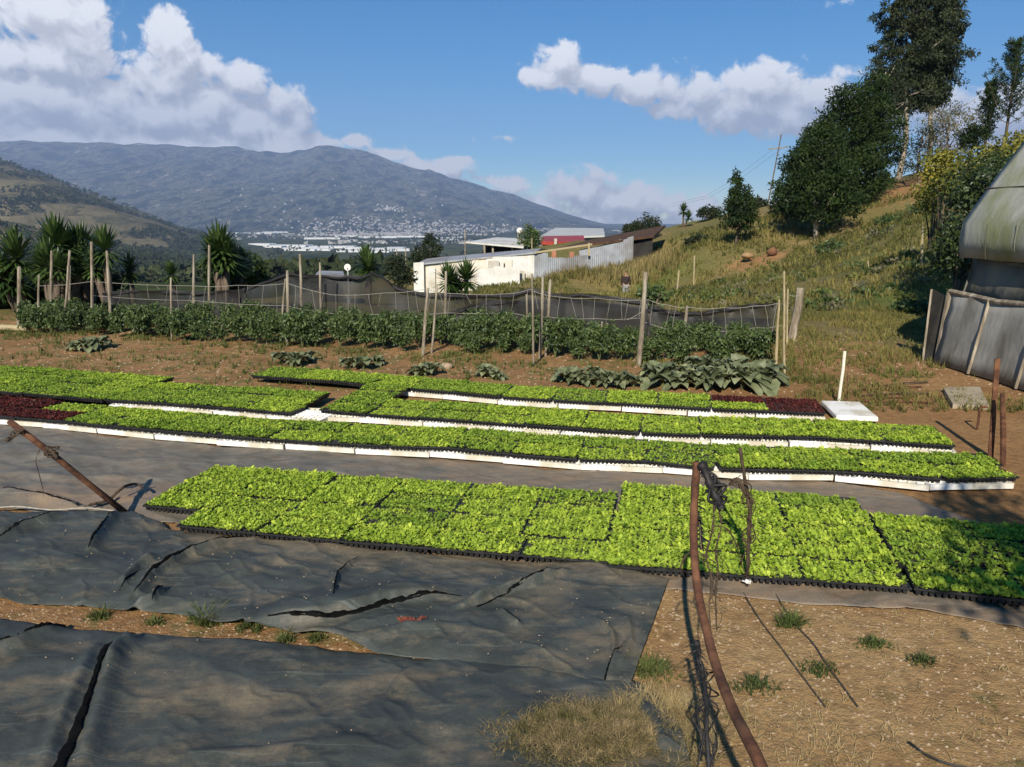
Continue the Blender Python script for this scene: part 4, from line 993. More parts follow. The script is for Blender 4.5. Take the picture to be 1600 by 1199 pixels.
def net(name, top, y0, y1, x0, x1, label, seed, n=260, bulge=.12):
    """top: photo pixels of the upper edge; the net runs in the vertical plane between (x0,y0) and (x1,y1)"""
    V = []; k = 12; L_ = math.hypot(x1 - x0, y1 - y0)
    tx = [a for a, b in top]; ty = [b for a, b in top]
    dn = Vector((-(y1 - y0), x1 - x0)).normalized(); info = []
    for i in range(n):
        t = i / (n - 1); x = x0 + (x1 - x0) * t; y = y0 + (y1 - y0) * t
        px = 800 + F * x / (y * math.cos(PITCH) ) ; px = 800 + x / y * F / (math.cos(PITCH)) * .9979
        py = np.interp(px, tx, ty); zt = P(px, py, y).z; gz = tz1(x, y)
        info.append((x, y, zt))
        for j in range(k):
            f = j / (k - 1); z = zt + (gz - zt) * f
            w = (vnoise(t * L_ * 2.2, f * 1.3, seed) - .5) * bulge + (vnoise(t * L_ * 7, f * 2.5, seed + 2) - .5) * bulge * .3 + (.10 * math.exp(-f * 9) * math.sin(t * 40))
            V.append((x + dn.x * w, y + dn.y * w, z))
    o = mesh_obj(name, V, [(i * k + j, (i + 1) * k + j, (i + 1) * k + j + 1, i * k + j + 1) for i in range(n - 1) for j in range(k - 1)], M_net, smooth=True)
    mb = MB(); mb.tube([(a + dn.x * (vnoise(q * .31, 2, seed) - .5) * .06, b - .02 + dn.y * 0, c - .02 - .05 * vnoise(q * .13, 4, seed)) for q, (a, b, c) in list(enumerate(info))[::3]], [.018 + .022 * float(vnoise(q * .4, 1, seed)) for q in range(len(info[::3]))], 6, wob=.2)
    mb.build('hem', M_blackrag, o, True)
    tag(o, label, 'shade net'); return info
net('shade_net', [(-100, 470), (100, 462), (200, 452), (300, 456), (370, 452), (430, 433), (450, 426), (470, 428), (519, 430), (560, 432), (580, 425), (595, 428), (622, 449), (656, 458), (720, 460), (794, 459), (828, 450), (862, 458), (931, 459), (1000, 468)],
    17.2, 13.3, -8.9, 2.3, 'long black shade net sagging between stakes behind the left and middle crop rows', 3, 360)
net('shade_net', [(1000, 470), (1012, 474), (1050, 484), (1080, 488), (1120, 484), (1150, 478), (1200, 473), (1215, 474)], 13.2, 12.5, 2.32, 4.2, 'short black shade net span right of the thick pale stake', 5, 90)
net('shade_net', [(640, 505), (760, 470), (900, 468), (1000, 480), (1100, 495), (1220, 500)], 14.6, 12.9, -1.5, 4.25, 'second black net layer hanging behind the right spans', 9, 120)
def twine(pxs, dist, label, r=.004, group=None):
    mb = MB(); pts = []
    for i, (a, b) in enumerate(pxs): pts.append(P(a, b, dist(a)))
    q = []
    for i in range(len(pts) - 1):
        for t in (0, .25, .5, .75): v = pts[i].lerp(pts[i + 1], t); v.z -= .02 * math.sin(t * math.pi); q.append(v)
    q.append(pts[-1]); mb.tube(q, r, 4); tag(mb.build('twine', M_string), label, 'twine', group)
dl = lambda a: np.interp(a, [0, 450, 1000, 1225], [14.8, 13.9, 12.0, 11.6])
up = [(60, 447), (143, 440), (303, 447), (370, 446), (449, 443), (519, 461), (600, 458), (665, 452), (711, 459), (794, 459), (828, 452), (862, 463), (931, 466), (1000, 469), (1012, 468), (1045, 477), (1080, 481), (1130, 481), (1180, 478), (1218, 473)]
lowt = [(143, 462), (303, 470), (449, 478), (519, 490), (600, 491), (700, 489), (794, 488), (850, 495), (931, 498), (1000, 497), (1012, 505), (1060, 517), (1120, 518), (1180, 512), (1226, 508)]
twine(up, dl, 'pale upper twine of the crop trellis strung between stakes')
twine(lowt, dl, 'pale lower twine of the crop trellis strung between stakes', r=.0035)
ux, uy = zip(*up); lx_, ly_ = zip(*lowt)
for i in range(58):
    a = 150 + i * 18.6 + rnd.uniform(-5, 5)
    b = a + rnd.uniform(-9, 9); y0, y1 = np.interp(a, ux, uy), np.interp(b, lx_, ly_) + rnd.choice([0, -18, 8, 22, 14]) * rnd.random()
    mb = MB(); mb.tube([P(a, y0, dl(a)), P((a + b) / 2 + rnd.uniform(-1, 1), (y0 + y1) / 2, dl(a)), P(b, y1, dl(b))], .0026, 4)
    tag(mb.build('hanging_twine', M_string), '%s thin twine from the left hanging between the two trellis lines' % nth(i + 1), 'twine', 'hanging trellis twines')
twine([(1008, 470), (1012, 480), (980, 500)], lambda a: 11.9, 'slack twine end tied at the thick pale stake', r=.004)
twine([(1231, 460), (1248, 462)], lambda a: 12.6, 'short twine between cane poles and trunk post, upper', r=.004)

# ------------------------------------------------------------------ trees
def tree(name, base_, height, crown, m, trunk_r, label, leaf=.16, nleaf=40, nclump=260, seed=0, droop=.3, aspect=.5, bark=None, trunk_top=.8, cat='tree', group=None, limbs=10, clump_r=.5, elong=1., lean=(0, 0), shell=.25):
    """crown: list of (z0, z1, radius function of 0..1) in fractions of height"""
    r = random.Random(seed); t = empty(name, base_); tag(t, label, cat, group)
    cs = []; rr = []
    z0, z1, rad = crown
    axis_ = lambda z: Vector((lean[0] * z / height + .25 * math.sin(z * .8 + seed), lean[1] * z / height + .25 * math.cos(z * .6 + seed), z))
    while len(cs) < nclump:
        f = r.random(); R_ = rad(f)
        if r.random() > (R_ / max(.01, rad(.4))) ** 1.3 + .1: continue
        a = r.uniform(0, 6.283); q = math.sqrt(r.uniform(.05, 1)) * R_ * (.50 + .90 * vnoise(a * 1.6 + 9, f * 9, seed + 5))
        z = (z0 + (z1 - z0) * f) * height; c = axis_(z); cs.append((c.x + math.cos(a) * q, c.y + math.sin(a) * q, z + r.uniform(-.2, .2))); rr.append(clump_r * r.uniform(.6, 1.3))
    V, Fc, A = leaf_cards(cs, nleaf, leaf, rr, droop, aspect, seed, elong, shell=shell)
    mesh_obj('crown', V, Fc, m, t, face_attr={'v': A})
    mb = MB(); n = 9
    mb.tube([axis_(height * trunk_top * i / n) - Vector((axis_(0).x, axis_(0).y, .3 if i == 0 else 0)) * (1 - i / n) for i in range(n + 1)], [trunk_r * (1.15 - .95 * i / n) for i in range(n + 1)], 8, wob=.08)
    for k in range(limbs):
        i = r.randrange(len(cs)); c = Vector(cs[i]); z = max(z0 * height * .7, c.z - r.uniform(.3, 1.6)); z = min(z, height * trunk_top * .95); a = axis_(z)
        mb.tube([a, a.lerp(c, .5) + Vector((0, 0, -.1)), c], [trunk_r * .4, trunk_r * .25, trunk_r * .1], 5)
    mb.build('trunk', bark or M_bark, t, True)
    return t
def base_at(px, d, dz=-.1): x, y, z = on(px, d); return (x, y, z + dz)
def hgt(px, ytop, d):
    b = on(px, d); return P(px, ytop, d).z - b[2]
cone = lambda R_: (lambda f: R_ * (1 - f) ** .8 * (1 if f > .12 else .6 + f * 3.3) + .12)
egg = lambda R_: (lambda f: R_ * math.sqrt(max(0, 1 - ((f - .42) / .60) ** 2)))
tall = lambda R_: (lambda f: R_ * (math.sqrt(max(0, 1 - ((f - .55) / .60) ** 2)) ** .7))
tree('conifer_tree', base_at(1148, 50), hgt(1148, 268, 50), (.27, 1, lambda f: 1.35 * (1 - f) ** .95 + .05), M_cyp, .09, 'small dark conical tree standing alone on the slope', .17, 36, 170, 1, .2, .5, bark=M_bark, clump_r=.28, limbs=12, trunk_top=.95)
dense = [(1272, 49, 175, .17, lambda f: 2.6 * (1 - f) ** .6 * min(1, .55 + f * 3) + .1, 'dark round cypress with a pale visible trunk in front of the grove', 2, M_barkw, 420),
         (1250, 56, 195, .08, lambda f: 1.9 * (1 - f) ** .6 + .1, 'bluish dark tree at the left edge of the grove', 3, M_bark, 240),
         (1312, 54, 132, .05, egg(2.5), 'tall dark cypress in the middle of the grove', 4, M_bark, 460),
         (1345, 56, 118, .05, egg(2.0), 'dark tree at the right edge of the grove below the tall eucalyptus', 5, M_bark, 320),
         (1225, 60, 285, .02, egg(1.1), 'low dark shrub tree at the left foot of the grove', 6, M_bark, 90)]
for (px, d, yt, z0, f, lb, sd, bk, nc) in dense:
    tree('cypress_tree', base_at(px, d), hgt(px, yt, d), (z0, 1, f), M_cyp, .13, lb, .20, 40, nc, sd, .15, .5, bark=bk, clump_r=.48, limbs=14)
tree('eucalyptus_tree', base_at(1390, 62), hgt(1412, -60, 62), (.34, 1, tall(2.5)), M_euc, .22, 'very tall eucalyptus cut by the top of the frame, left of the tall pair', .24, 56, 560, 12, 1.0, .4, bark=M_barkw, clump_r=.40, limbs=34, trunk_top=.93)
tree('eucalyptus_tree', base_at(1432, 63), hgt(1455, -40, 63), (.36, 1, tall(2.0)), M_euc, .20, 'very tall eucalyptus with drooping leaves, right of the tall pair', .24, 54, 430, 13, 1.0, .4, bark=M_barkw, clump_r=.5, limbs=24, trunk_top=.93)
tree('eucalyptus_tree', base_at(1355, 60), hgt(1355, 95, 60), (.3, 1, tall(2.0)), M_euc, .16, 'shorter eucalyptus rising behind the cypress grove', .22, 36, 170, 14, .9, .35, bark=M_barkw, clump_r=.55, limbs=14, trunk_top=.93)
tree('slender_tree', base_at(1465, 60), hgt(1465, 165, 60), (.12, 1, tall(2.2)), M_eucp, .11, 'pale thin leaved tree below the tall eucalyptus', .17, 26, 150, 15, .5, .4, bark=M_barkw, clump_r=.55, limbs=22, trunk_top=.9)
tree('slender_tree', base_at(1425, 56), hgt(1425, 200, 56), (.30, 1, tall(1.5)), M_euc, .09, 'small thin tree with a dark bare trunk on the orange bank', .16, 22, 80, 16, .3, .45, bark=M_bark, clump_r=.45, limbs=16, trunk_top=.9)
# sparse upright conifers at right
def araucaria(px, d, yt, R_, n, label, seed):
    b = base_at(px, d); h = hgt(px, yt, d); r = random.Random(seed); t = empty('pine_tree', b); tag(t, label, 'tree')
    mb = MB(); mb.tube([(0, 0, 0), (.05, 0, h * .5), (0, 0, h)], [.12, .08, .02], 7); cs = []
    for k in range(n):
        f = .30 + .7 * k / n; z = h * f; a = k * 2.4 + r.uniform(-.4, .4); L_ = R_ * (1.1 - f) * 1.5 * r.uniform(.6, 1.2) + .15
        tip = Vector((math.cos(a) * L_ * .8, math.sin(a) * L_ * .8, z + L_ * .85)); mb.tube([(0, 0, z), Vector((tip.x * .55, tip.y * .55, z + L_ * .25)), tip], [.03, .02, .01], 5)
        for q in np.linspace(.25, 1, 5): c = Vector((tip.x * q, tip.y * q, z + (tip.z - z) * q ** 1.5)); cs.append(tuple(c))
    V, Fc, A = leaf_cards(cs, 30, .25, .13, -.9, .20, seed); mesh_obj('crown', V, Fc, M_cyp, t, face_attr={'v': A}); mb.build('trunk', M_bark, t, True)
araucaria(1548, 60, 66, 2.3, 40, 'feathery upright pine behind the yellow bush at right', 21)
araucaria(1518, 61, 128, 1.0, 24, 'thin small pine left of the feathery upright one', 22)
araucaria(1598, 70, 185, 1.0, 20, 'small pine at the right frame edge', 23)
tree('shrub', base_at(1500, 58), hgt(1500, 192, 58), (.5, 1, egg(1.1)), M_cyp, .1, 'dark shrub crown between pale tree and pines', .2, 30, 60, 24, .1, .5, clump_r=.4, limbs=6)
# yellow green bush behind the tunnel: several bushes
def bush(px, py, d, R3, label, seed, m=None, nc=150, leaf=.10, name='bush', nleaf=34, cr=.30):
    r = random.Random(seed); c = P(px, py, d); gz = tz1(c.x, c.y); t = empty(name, (c.x, c.y, gz)); tag(t, label, 'bush')
    cs = []
    for k in range(nc):
        a = r.uniform(0, 6.283); ph = math.acos(r.uniform(-1, 1)); q = r.uniform(.45, 1) ** .6 * (.8 + .4 * r.random())
        cs.append((R3[0] * q * math.sin(ph) * math.cos(a), R3[1] * q * math.sin(ph) * math.sin(a), max(.1, c.z - gz + R3[2] * q * math.cos(ph))))
    V, Fc, A = leaf_cards(cs, nleaf, leaf, cr, .5, .6, seed); mesh_obj('foliage', V, Fc, m or M_bush, t, face_attr={'v': A})
    mb = MB()
    for k in range(12):
        e = Vector(r.choice(cs)); mb.tube([(0, 0, -.1), Vector((e.x * .3, e.y * .3, e.z * .5)), e], [.04, .025, .01], 5)
    mb.build('stems', M_bark, t, True); return t
M_yel = nmat('yellow_leaf', (.10, .12, .02), (.27, .24, .035), 1.4, .5, 0, vattr=True, trans=.25)
M_dkb = nmat('dark_glossy_leaf', (.014, .030, .008), (.05, .075, .018), 1.2, .4, 0, vattr=True, trans=.15, spec=.5)
bush(1548, 345, 15.5, (.80, .8, 1.05), 'big dark leafy bush right behind the tunnel end', 31, nc=190, m=M_dkb, cr=.26, nleaf=40, leaf=.085)
bush(1560, 285, 17, (1.1, .9, .60), 'mid green leafy bush above the big dark bush', 36, nc=170, m=M_bush, cr=.24, nleaf=34, leaf=.085)
bush(1478, 268, 22, (.62, .6, .50), 'yellow green bush above the left slope edge', 32, nc=70, m=M_yel, leaf=.10, cr=.26)
bush(1462, 300, 24, (.55, .6, .60), 'orange yellow bush on the bank edge, lowest of the yellow bushes', 37, nc=46, m=M_yel, leaf=.10, cr=.26)
bush(1582, 262, 19, (1.0, .8, .55), 'light green bush top behind the tunnel roof', 33, nc=110, m=M_yel, leaf=.10, cr=.26)
bush(1504, 385, 14.6, (.36, .4, .50), 'dark low bush between slope and tunnel eave', 34, nc=70, m=M_dkb, leaf=.08)
bush(1625, 240, 22, (1.3, .9, .6), 'green bush high behind the tunnel at the frame edge', 35, nc=120, leaf=.11, m=M_bush)
# shrubs along the crest
for i, (px, py, d, s, lb) in enumerate([(1108, 332, 74, .8, 'low shrub on the crest left of the small conifer'), (1185, 318, 76, .7, 'low shrub on the crest right of the small conifer'), (1010, 352, 66, 1.0, 'reddish shrub on the crest, leftmost'), (990, 358, 64, .7, 'thin shrub beside the leftmost crest shrub'),
                                       (1090, 380, 58, .8, 'shrub on the slope left of the small conifer'), (1300, 390, 40, .6, 'dark green weed clump below the grove'), (1420, 500, 16.5, .32, 'dark weed bush beside the door board'), (1450, 330, 44, .9, 'leafy shrub on the bank below the pale tree'), (1400, 352, 44, .8, 'leafy shrub below the grove edge'),
                                       (1020, 462, 14.2, .22, 'dark leafy shrub behind the thick pale stake'), (1110, 470, 22, .25, 'low pale weed clump on the slope')]):
    bush(px, py, d, (s * 1.2, s, s * .7), lb, 60 + i, m=M_euc if i < 5 else M_pep if i != 10 else M_weed, nc=int(26 + 40 * s), leaf=.05 + d * .0022, name='shrub', nleaf=22, cr=.3 * s)
# weeds dotted on the slope (individual leafy clumps)
for i, (m_, lb) in enumerate(((M_weed, 'bright green broad leaved weeds scattered through the slope grass'), (M_eucp, 'pale dry weeds scattered through the slope grass'), (M_pep, 'dark green weeds scattered through the slope grass'))):
    r = np.random.default_rng(i); cs = []
    for k in range(45):
        d = r.uniform(17, 40); px = r.uniform(1020 + (d - 17) * 2, 1480); x, y, z = on(px, d)
        for q in range(4): cs.append((x + r.normal() * .12, y + r.normal() * .12, z + .08))
    V, Fc, A = leaf_cards(np.array(cs), 9, .13, .14, -.3, .6, i + 500); o = mesh_obj('slope_weeds', V, Fc, m_, face_attr={'v': A}); tag(o, lb, 'weeds', kind='stuff')
# small palm on the crest
def yucca(px, d, ytop, ytrunk, rpx, heads, label, seed, base_x=None, m=None, loc=None, name='yucca'):
    b = base_at(px, d); sc = d / F; r = random.Random(seed); t = empty(name, b); tag(t, label, 'yucca')
    hc = P(px, ytrunk, d).z - b[2]; Rl = rpx * sc * 1.18
    mb = MB(); LV = []; LF = []; LA = []
    for hI in range(heads):
        off = Vector((0, 0, hc)) if hI == 0 else Vector((r.uniform(-.8, .8) * Rl, r.uniform(-.5, .5) * Rl, hc * r.uniform(.55, .95)))
        mb.tube([(0, 0, -.1), Vector((off.x * .5, off.y * .5, off.z * .4)), off], [.10, .08, .07] if d > 10 else [.05, .04, .035], 7, wob=.1)
        n = 150 if hI == 0 else 110; S_ = 1.0 if hI == 0 else r.uniform(.65, .9)
        for k in range(n):
            f = k / n; a = k * 2.39996; el = R(86 - 120 * f ** .9 + r.uniform(-8, 8)); L_ = Rl * S_ * r.uniform(.8, 1.1); w = Rl * .062
            dd = Vector((math.cos(a) * math.cos(el), math.sin(a) * math.cos(el), math.sin(el))); sd = Vector((-math.sin(a), math.cos(a), 0))
            o0 = off + Vector((0, 0, .12 * Rl * (1 - 2 * f))); sag = Vector((0, 0, -.14 * L_)) * (1 - abs(math.sin(el)))
            p1 = o0 + dd * L_ * .5; p2 = o0 + dd * L_ + sag; i = len(LV)
            LV += [o0 - sd * w * .5, o0 + sd * w * .5, p1 + sd * w, p1 - sd * w, p2]; LF += [(i, i + 1, i + 2, i + 3), (i + 3, i + 2, i + 4)]; q = r.uniform(.1, .9); LA += [q, q]
    mesh_obj('leaves', [tuple(v) for v in LV], LF, m or M_yuc, t, face_attr={'v': LA}); mb.build('trunk', M_bark, t, True); return t
yucca(25, 17.5, 352, 405, 42, 4, 'yucca at the left frame edge', 41)
yucca(-30, 18.5, 380, 430, 50, 4, 'yucca cut by the left frame edge', 49)
yucca(90, 18, 342, 385, 42, 4, 'tallest yucca of the left group', 42)
yucca(72, 17, 380, 415, 36, 3, 'lower yucca in front of the tallest one', 43)
yucca(128, 18.6, 350, 395, 40, 4, 'dark yucca behind the tallest straight stake', 44)
yucca(165, 17.4, 355, 392, 34, 2, 'yucca with drooping skirt right of the tallest straight stake', 45)
yucca(200, 18, 405, 425, 24, 1, 'small yucca right of the left group', 46)
yucca(265, 17, 412, 430, 20, 1, 'smallest yucca, alone behind the pale footed stake', 47)
yucca(345, 18.2, 348, 392, 38, 4, 'lone big yucca in the middle of the left half', 48)
yucca(362, 19.0, 370, 410, 30, 3, 'darker yucca tucked behind the lone big one', 50)
yucca(572, 26, 393, 415, 28, 2, 'yucca behind the net peak beside the white dish', 51)
yucca(700, 24, 412, 440, 26, 2, 'left yucca against the white shed wall', 52)
yucca(728, 24.5, 412, 438, 28, 2, 'right yucca against the white shed wall', 53)
yucca(1065, 70, 318, 330, 11, 2, 'small palm like yucca on the crest, far right of the sheds', 54)
# dark undergrowth mass under the left yuccas
for i, (px, py, d, s, lb) in enumerate([(-10, 455, 19, 1.0, 'dark undergrowth at the left frame edge below the yuccas'), (45, 450, 19.5, .8, 'dark undergrowth below the left yucca'), (95, 450, 19.8, .9, 'dark undergrowth below the tallest yucca'), (135, 448, 20, .8, 'dark undergrowth behind the tallest straight stake'), (365, 425, 20.5, .6, 'dark shrub under the lone big yucca')]):
    bush(px, py, d, (s * 1.1, s, s * .75), lb, 90 + i, m=M_cyp, nc=90, leaf=.13, name='shrub', nleaf=30, cr=.28)
tree('shade_tree', (2.36, -.80, 0), 4.1, (.50, 1, egg(.80)), M_euc, .09, 'leafy tree just outside the frame casting the shadow at lower right', .10, 36, 150, 71, .3, .5, clump_r=.24, limbs=12, trunk_top=.85)

# middle distance trees around the sheds
for i, (px, d, yt, R_, lb) in enumerate([(829, 66, 354, 1.0, 'round dark tree between white canopy and red roofed building'), (668, 62, 368, .9, 'thin dark tree left of the white canopy'), (655, 66, 385, .9, 'low dark tree behind the white shed left end'),
                                        (620, 48, 400, .7, 'small tree left of the white shed')]):
    tree('broadleaf_tree', base_at(px, d), hgt(px, yt, d), (.35, 1, egg(R_)), M_pep if i == 0 else M_euc, .08, lb, .2, 26, 70, 80 + i, .3, .5, clump_r=.4, limbs=8)

# ------------------------------------------------------------------ buildings in the middle distance
def corr_mat(name, c1, c2, rust=None, sc=14):
    m = nmat(name, c1, c2, 1.2, .5, 0, c3=rust, s3=.5, metal=0.0, spec=.4); nt = m.node_tree; N = nt.nodes; L = nt.links; b = N['Principled BSDF']
    tc = N.new('ShaderNodeTexCoord'); w = N.new('ShaderNodeTexWave'); w.inputs['Scale'].default_value = sc / 6.283; L.new(tc.outputs['Object'], w.inputs['Vector'])
    bp = N.new('ShaderNodeBump'); bp.inputs['Strength'].default_value = .9; bp.inputs['Distance'].default_value = .03; L.new(w.outputs['Fac'], bp.inputs['Height']); L.new(bp.outputs[0], b.inputs['Normal']); return m
M_wsheet = corr_mat('white_sheet', (.62, .60, .54), (.78, .77, .72), (.50, .46, .36))
M_gsheet = corr_mat('grey_sheet', (.26, .28, .30), (.40, .42, .45), (.20, .19, .18))
M_roofg = corr_mat('grey_roof', (.30, .31, .32), (.42, .42, .42), (.24, .20, .17))
M_redroof = corr_mat('red_roof', (.30, .035, .02), (.40, .06, .04))
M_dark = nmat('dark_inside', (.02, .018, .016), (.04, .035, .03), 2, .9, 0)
M_brick = nmat('brick', (.34, .13, .08), (.42, .20, .12), 3, .9, .2)
M_cream = nmat('cream_wall', (.70, .66, .56), (.58, .52, .42), 1.5, .9, .1)
def wall_panels(b, name, px0, px1, d0, d1, yt0, yt1, yb0, yb1, m, npan, t=.06, jt=.05, gaps=()):
    """vertical sheet panels from photo measurements, each with its own small shift"""
    mb = MB()
    for i in range(npan):
        if i in gaps: continue
        f0, f1 = i / npan, (i + 1) / npan
        A = [P(px0 + (px1 - px0) * f, (yb0 + (yb1 - yb0) * f), d0 + (d1 - d0) * f) for f in (f0, f1)]
        T = [P(px0 + (px1 - px0) * f, (yt0 + (yt1 - yt0) * f), d0 + (d1 - d0) * f) for f in (f0, f1)]
        j = rnd.uniform(-jt, jt); s = rnd.uniform(0, .03); dz = rnd.uniform(-jt, jt)
        q = [A[0], A[1], T[1], T[0]]; V = [(v.x, v.y + s, v.z + (dz if k > 1 else 0) - (1.6 if k < 2 else 0)) for k, v in enumerate(q)]; V += [(x, y + t, z) for x, y, z in V]
        mb.add(V, [(0, 1, 2, 3), (7, 6, 5, 4), (0, 4, 5, 1), (1, 5, 6, 2), (2, 6, 7, 3), (3, 7, 4, 0)], rnd.random())
    return mb.build(name, m, b)
def roof_slab(b, name, pts, m, th=.08):
    V = [tuple(p) for p in pts] + [(p[0], p[1], p[2] - th) for p in pts]; n = len(pts)
    return mesh_obj(name, V, [tuple(range(n)), tuple(range(2 * n - 1, n - 1, -1))] + [(i, n + i, n + (i + 1) % n, (i + 1) % n) for i in range(n)], m, b, face_attr={'v': [.5] * (n + 2)})
M_pale_ = nmat('aged_sheet', (.40, .37, .30), (.54, .50, .42), 2, .8, .1)
sh = empty('corrugated_shed', on(740, 54)); tag(sh, 'long white corrugated shed with sloping grey roof in the centre', 'shed')
def par(o, t): o.parent = t; o.matrix_parent_inverse = t.matrix_basis.inverted(); return o
bpy.context.view_layer.update()
def attach(t, *objs):
    for o in objs: par(o, t)
w1 = wall_panels(None, 'wall', 652, 760, 55, 53, 416, 405, 449, 449, M_cream, 9)
w2 = wall_panels(None, 'wall', 760, 835, 52.9, 52, 404, 397, 452, 446, M_wsheet, 8)
w3 = wall_panels(None, 'low_wall', 745, 812, 51.5, 51, 420, 418, 454, 450, M_wsheet, 5, jt=.12)
w4 = wall_panels(None, 'end_board', 646, 662, 54.5, 54.4, 412, 411, 420, 420, M_wsheet, 1)
rf = roof_slab(None, 'roof', [P(648, 413, 54.8), P(838, 394, 51.8), P(846, 388, 58), P(668, 404, 62)], M_roofg, .1)
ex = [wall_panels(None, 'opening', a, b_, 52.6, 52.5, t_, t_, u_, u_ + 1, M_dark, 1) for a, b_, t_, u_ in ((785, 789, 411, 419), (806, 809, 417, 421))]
ex += [wall_panels(None, 'patch', a, b_, d_, d_, t_, t_, u_, u_, m_, 1) for a, b_, d_, t_, u_, m_ in ((762, 780, 52.4, 408, 417, M_pale_), (790, 800, 52.3, 405, 418, M_cream), (668, 680, 54.3, 420, 449, M_wsheet), (700, 706, 53.7, 414, 449, M_pale_), (724, 735, 53.3, 411, 430, M_wsheet), (812, 820, 51.8, 424, 447, M_pale_))]
attach(sh, w1, w2, w3, w4, rf, *ex)
gs = empty('corrugated_shed', on(880, 52)); tag(gs, 'grey corrugated fence shed joined right of the white one', 'shed'); bpy.context.view_layer.update()
g1 = wall_panels(None, 'wall', 835, 856, 52, 52, 396, 395, 440, 432, M_gsheet, 3)
g2_ = wall_panels(None, 'wall', 856, 952, 52, 53, 404, 397, 432, 418, M_gsheet, 12, jt=.06)
g3 = wall_panels(None, 'brick_pier', 862, 869, 53.5, 53.5, 390, 390, 408, 408, M_brick, 1)
g4 = wall_panels(None, 'brick_pier', 890, 897, 53.8, 53.8, 393, 393, 402, 402, M_brick, 1)
mb = MB(); mb.beam(P(835, 395, 51.9), P(925, 382, 52.5), .12, .12); mb.beam(P(920, 380, 52.4), P(920, 400, 52.4), .12, .12); g5 = mb.build('timber_frame', M_woody)
attach(gs, g1, g2_, g3, g4, g5)
us_ = empty('corrugated_shed', on(955, 57)); tag(us_, 'upper grey corrugated shed set into the reddish bank', 'shed'); bpy.context.view_layer.update()
u1 = wall_panels(None, 'wall', 905, 990, 57, 55.5, 392, 370, 404, 400, M_gsheet, 9)
u2 = wall_panels(None, 'opening', 990, 1020, 56, 55.5, 374, 372, 402, 392, M_dark, 1)
u3 = roof_slab(None, 'roof', [P(865, 389, 57.2), P(1022, 368, 55.2), P(1040, 352, 61), P(935, 372, 64)], nmat('leafy_roof', (.05, .026, .018), (.10, .055, .028), 2, .95, .5), .15)
attach(us_, u1, u2, u3)
cp = empty('canopy', on(780, 66)); tag(cp, 'open white roofed canopy behind the white shed', 'canopy'); bpy.context.view_layer.update()
c1 = roof_slab(None, 'roof', [P(728, 378, 66), P(818, 386, 64), P(822, 373, 74), P(776, 371, 76)], M_wsheet, .12)
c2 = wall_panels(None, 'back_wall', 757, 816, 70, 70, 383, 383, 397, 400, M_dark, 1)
mb = MB()
for px in (757, 770, 800, 816): mb.beam(P(px, 381, 65.5), P(px, 402, 65.5), .15, .15)
c3 = mb.build('posts', M_wood); attach(cp, c1, c2, c3)
rb = empty('house', on(880, 78)); tag(rb, 'low building with a bright red roof edge behind the sheds', 'house'); bpy.context.view_layer.update()
r1 = roof_slab(None, 'roof', [P(845, 377, 77), P(914, 379, 77), P(912, 368, 85), P(848, 369, 86)], M_redroof, .35)
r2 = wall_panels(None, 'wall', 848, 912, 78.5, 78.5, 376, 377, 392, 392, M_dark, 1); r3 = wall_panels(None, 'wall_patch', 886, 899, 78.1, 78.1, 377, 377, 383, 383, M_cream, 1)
mb = MB(); mb.beam(P(868, 373, 76.5), P(868, 396, 76.5), .25, .25); r4 = mb.build('post', M_wsheet); attach(rb, r1, r2, r3, r4)
gr = empty('greenhouse', on(880, 98)); tag(gr, 'large pale grey greenhouse roof beyond the red roofed building', 'greenhouse'); bpy.context.view_layer.update()
M_pale = nmat('pale_roof', (.42, .43, .42), (.50, .50, .48), .3, .6, 0)
a1 = roof_slab(None, 'roof', [P(838, 372, 96), P(945, 368, 96), P(943, 357, 118), P(868, 356, 118)], M_pale, .2); a2 = wall_panels(None, 'wall', 840, 943, 97, 97, 370, 369, 388, 388, M_gsheet, 1); attach(gr, a1, a2)
sr = empty('shed', on(518, 30)); tag(sr, 'small dark shed with pale roof peeping over the net', 'shed'); bpy.context.view_layer.update()
a1 = roof_slab(None, 'roof', [P(493, 429, 29), P(538, 431, 29), P(536, 424, 33), P(498, 423, 33)], M_roofg, .08); a2 = wall_panels(None, 'wall', 497, 535, 29.4, 29.4, 430, 431, 450, 450, M_dark, 1); attach(sr, a1, a2)
# white dish and tank
def dish(px, py, d, r_px, label):
    s = r_px / F * d; t = empty('satellite_dish', tuple(P(px, py, d) - Vector((0, 0, s * 1.5)))); tag(t, label, 'satellite dish')
    V = [(0, .25 * s, s * 1.5)]; Fc = []; n = 20
    for j, q in enumerate((.4, .75, 1.0)):
        for i in range(n): a = 2 * math.pi * i / n; V.append((math.cos(a) * s * q, .25 * s * (1 - q * q) - .1 * s, s * 1.5 + math.sin(a) * s * q))
    Fc = [(0, 1 + i, 1 + (i + 1) % n) for i in range(n)] + [(1 + j * n + i, 1 + (j + 1) * n + i, 1 + (j + 1) * n + (i + 1) % n, 1 + j * n + (i + 1) % n) for j in range(2) for i in range(n)]
    o = mesh_obj('reflector', V, Fc, M_foam, t, smooth=True); md = o.modifiers.new('t', 'SOLIDIFY'); md.thickness = .02
    mb = MB(); mb.tube([(0, .2 * s, -2.0), (0, .2 * s, s * 1.4)], .03, 6); mb.tube([(0, .1, s * .6), (0, -.7 * s, s * 1.3)], .012, 5); mb.build('mast', M_gsheet, t)
dish(543, 418, 27, 5, 'white satellite dish above the net beside a yucca')
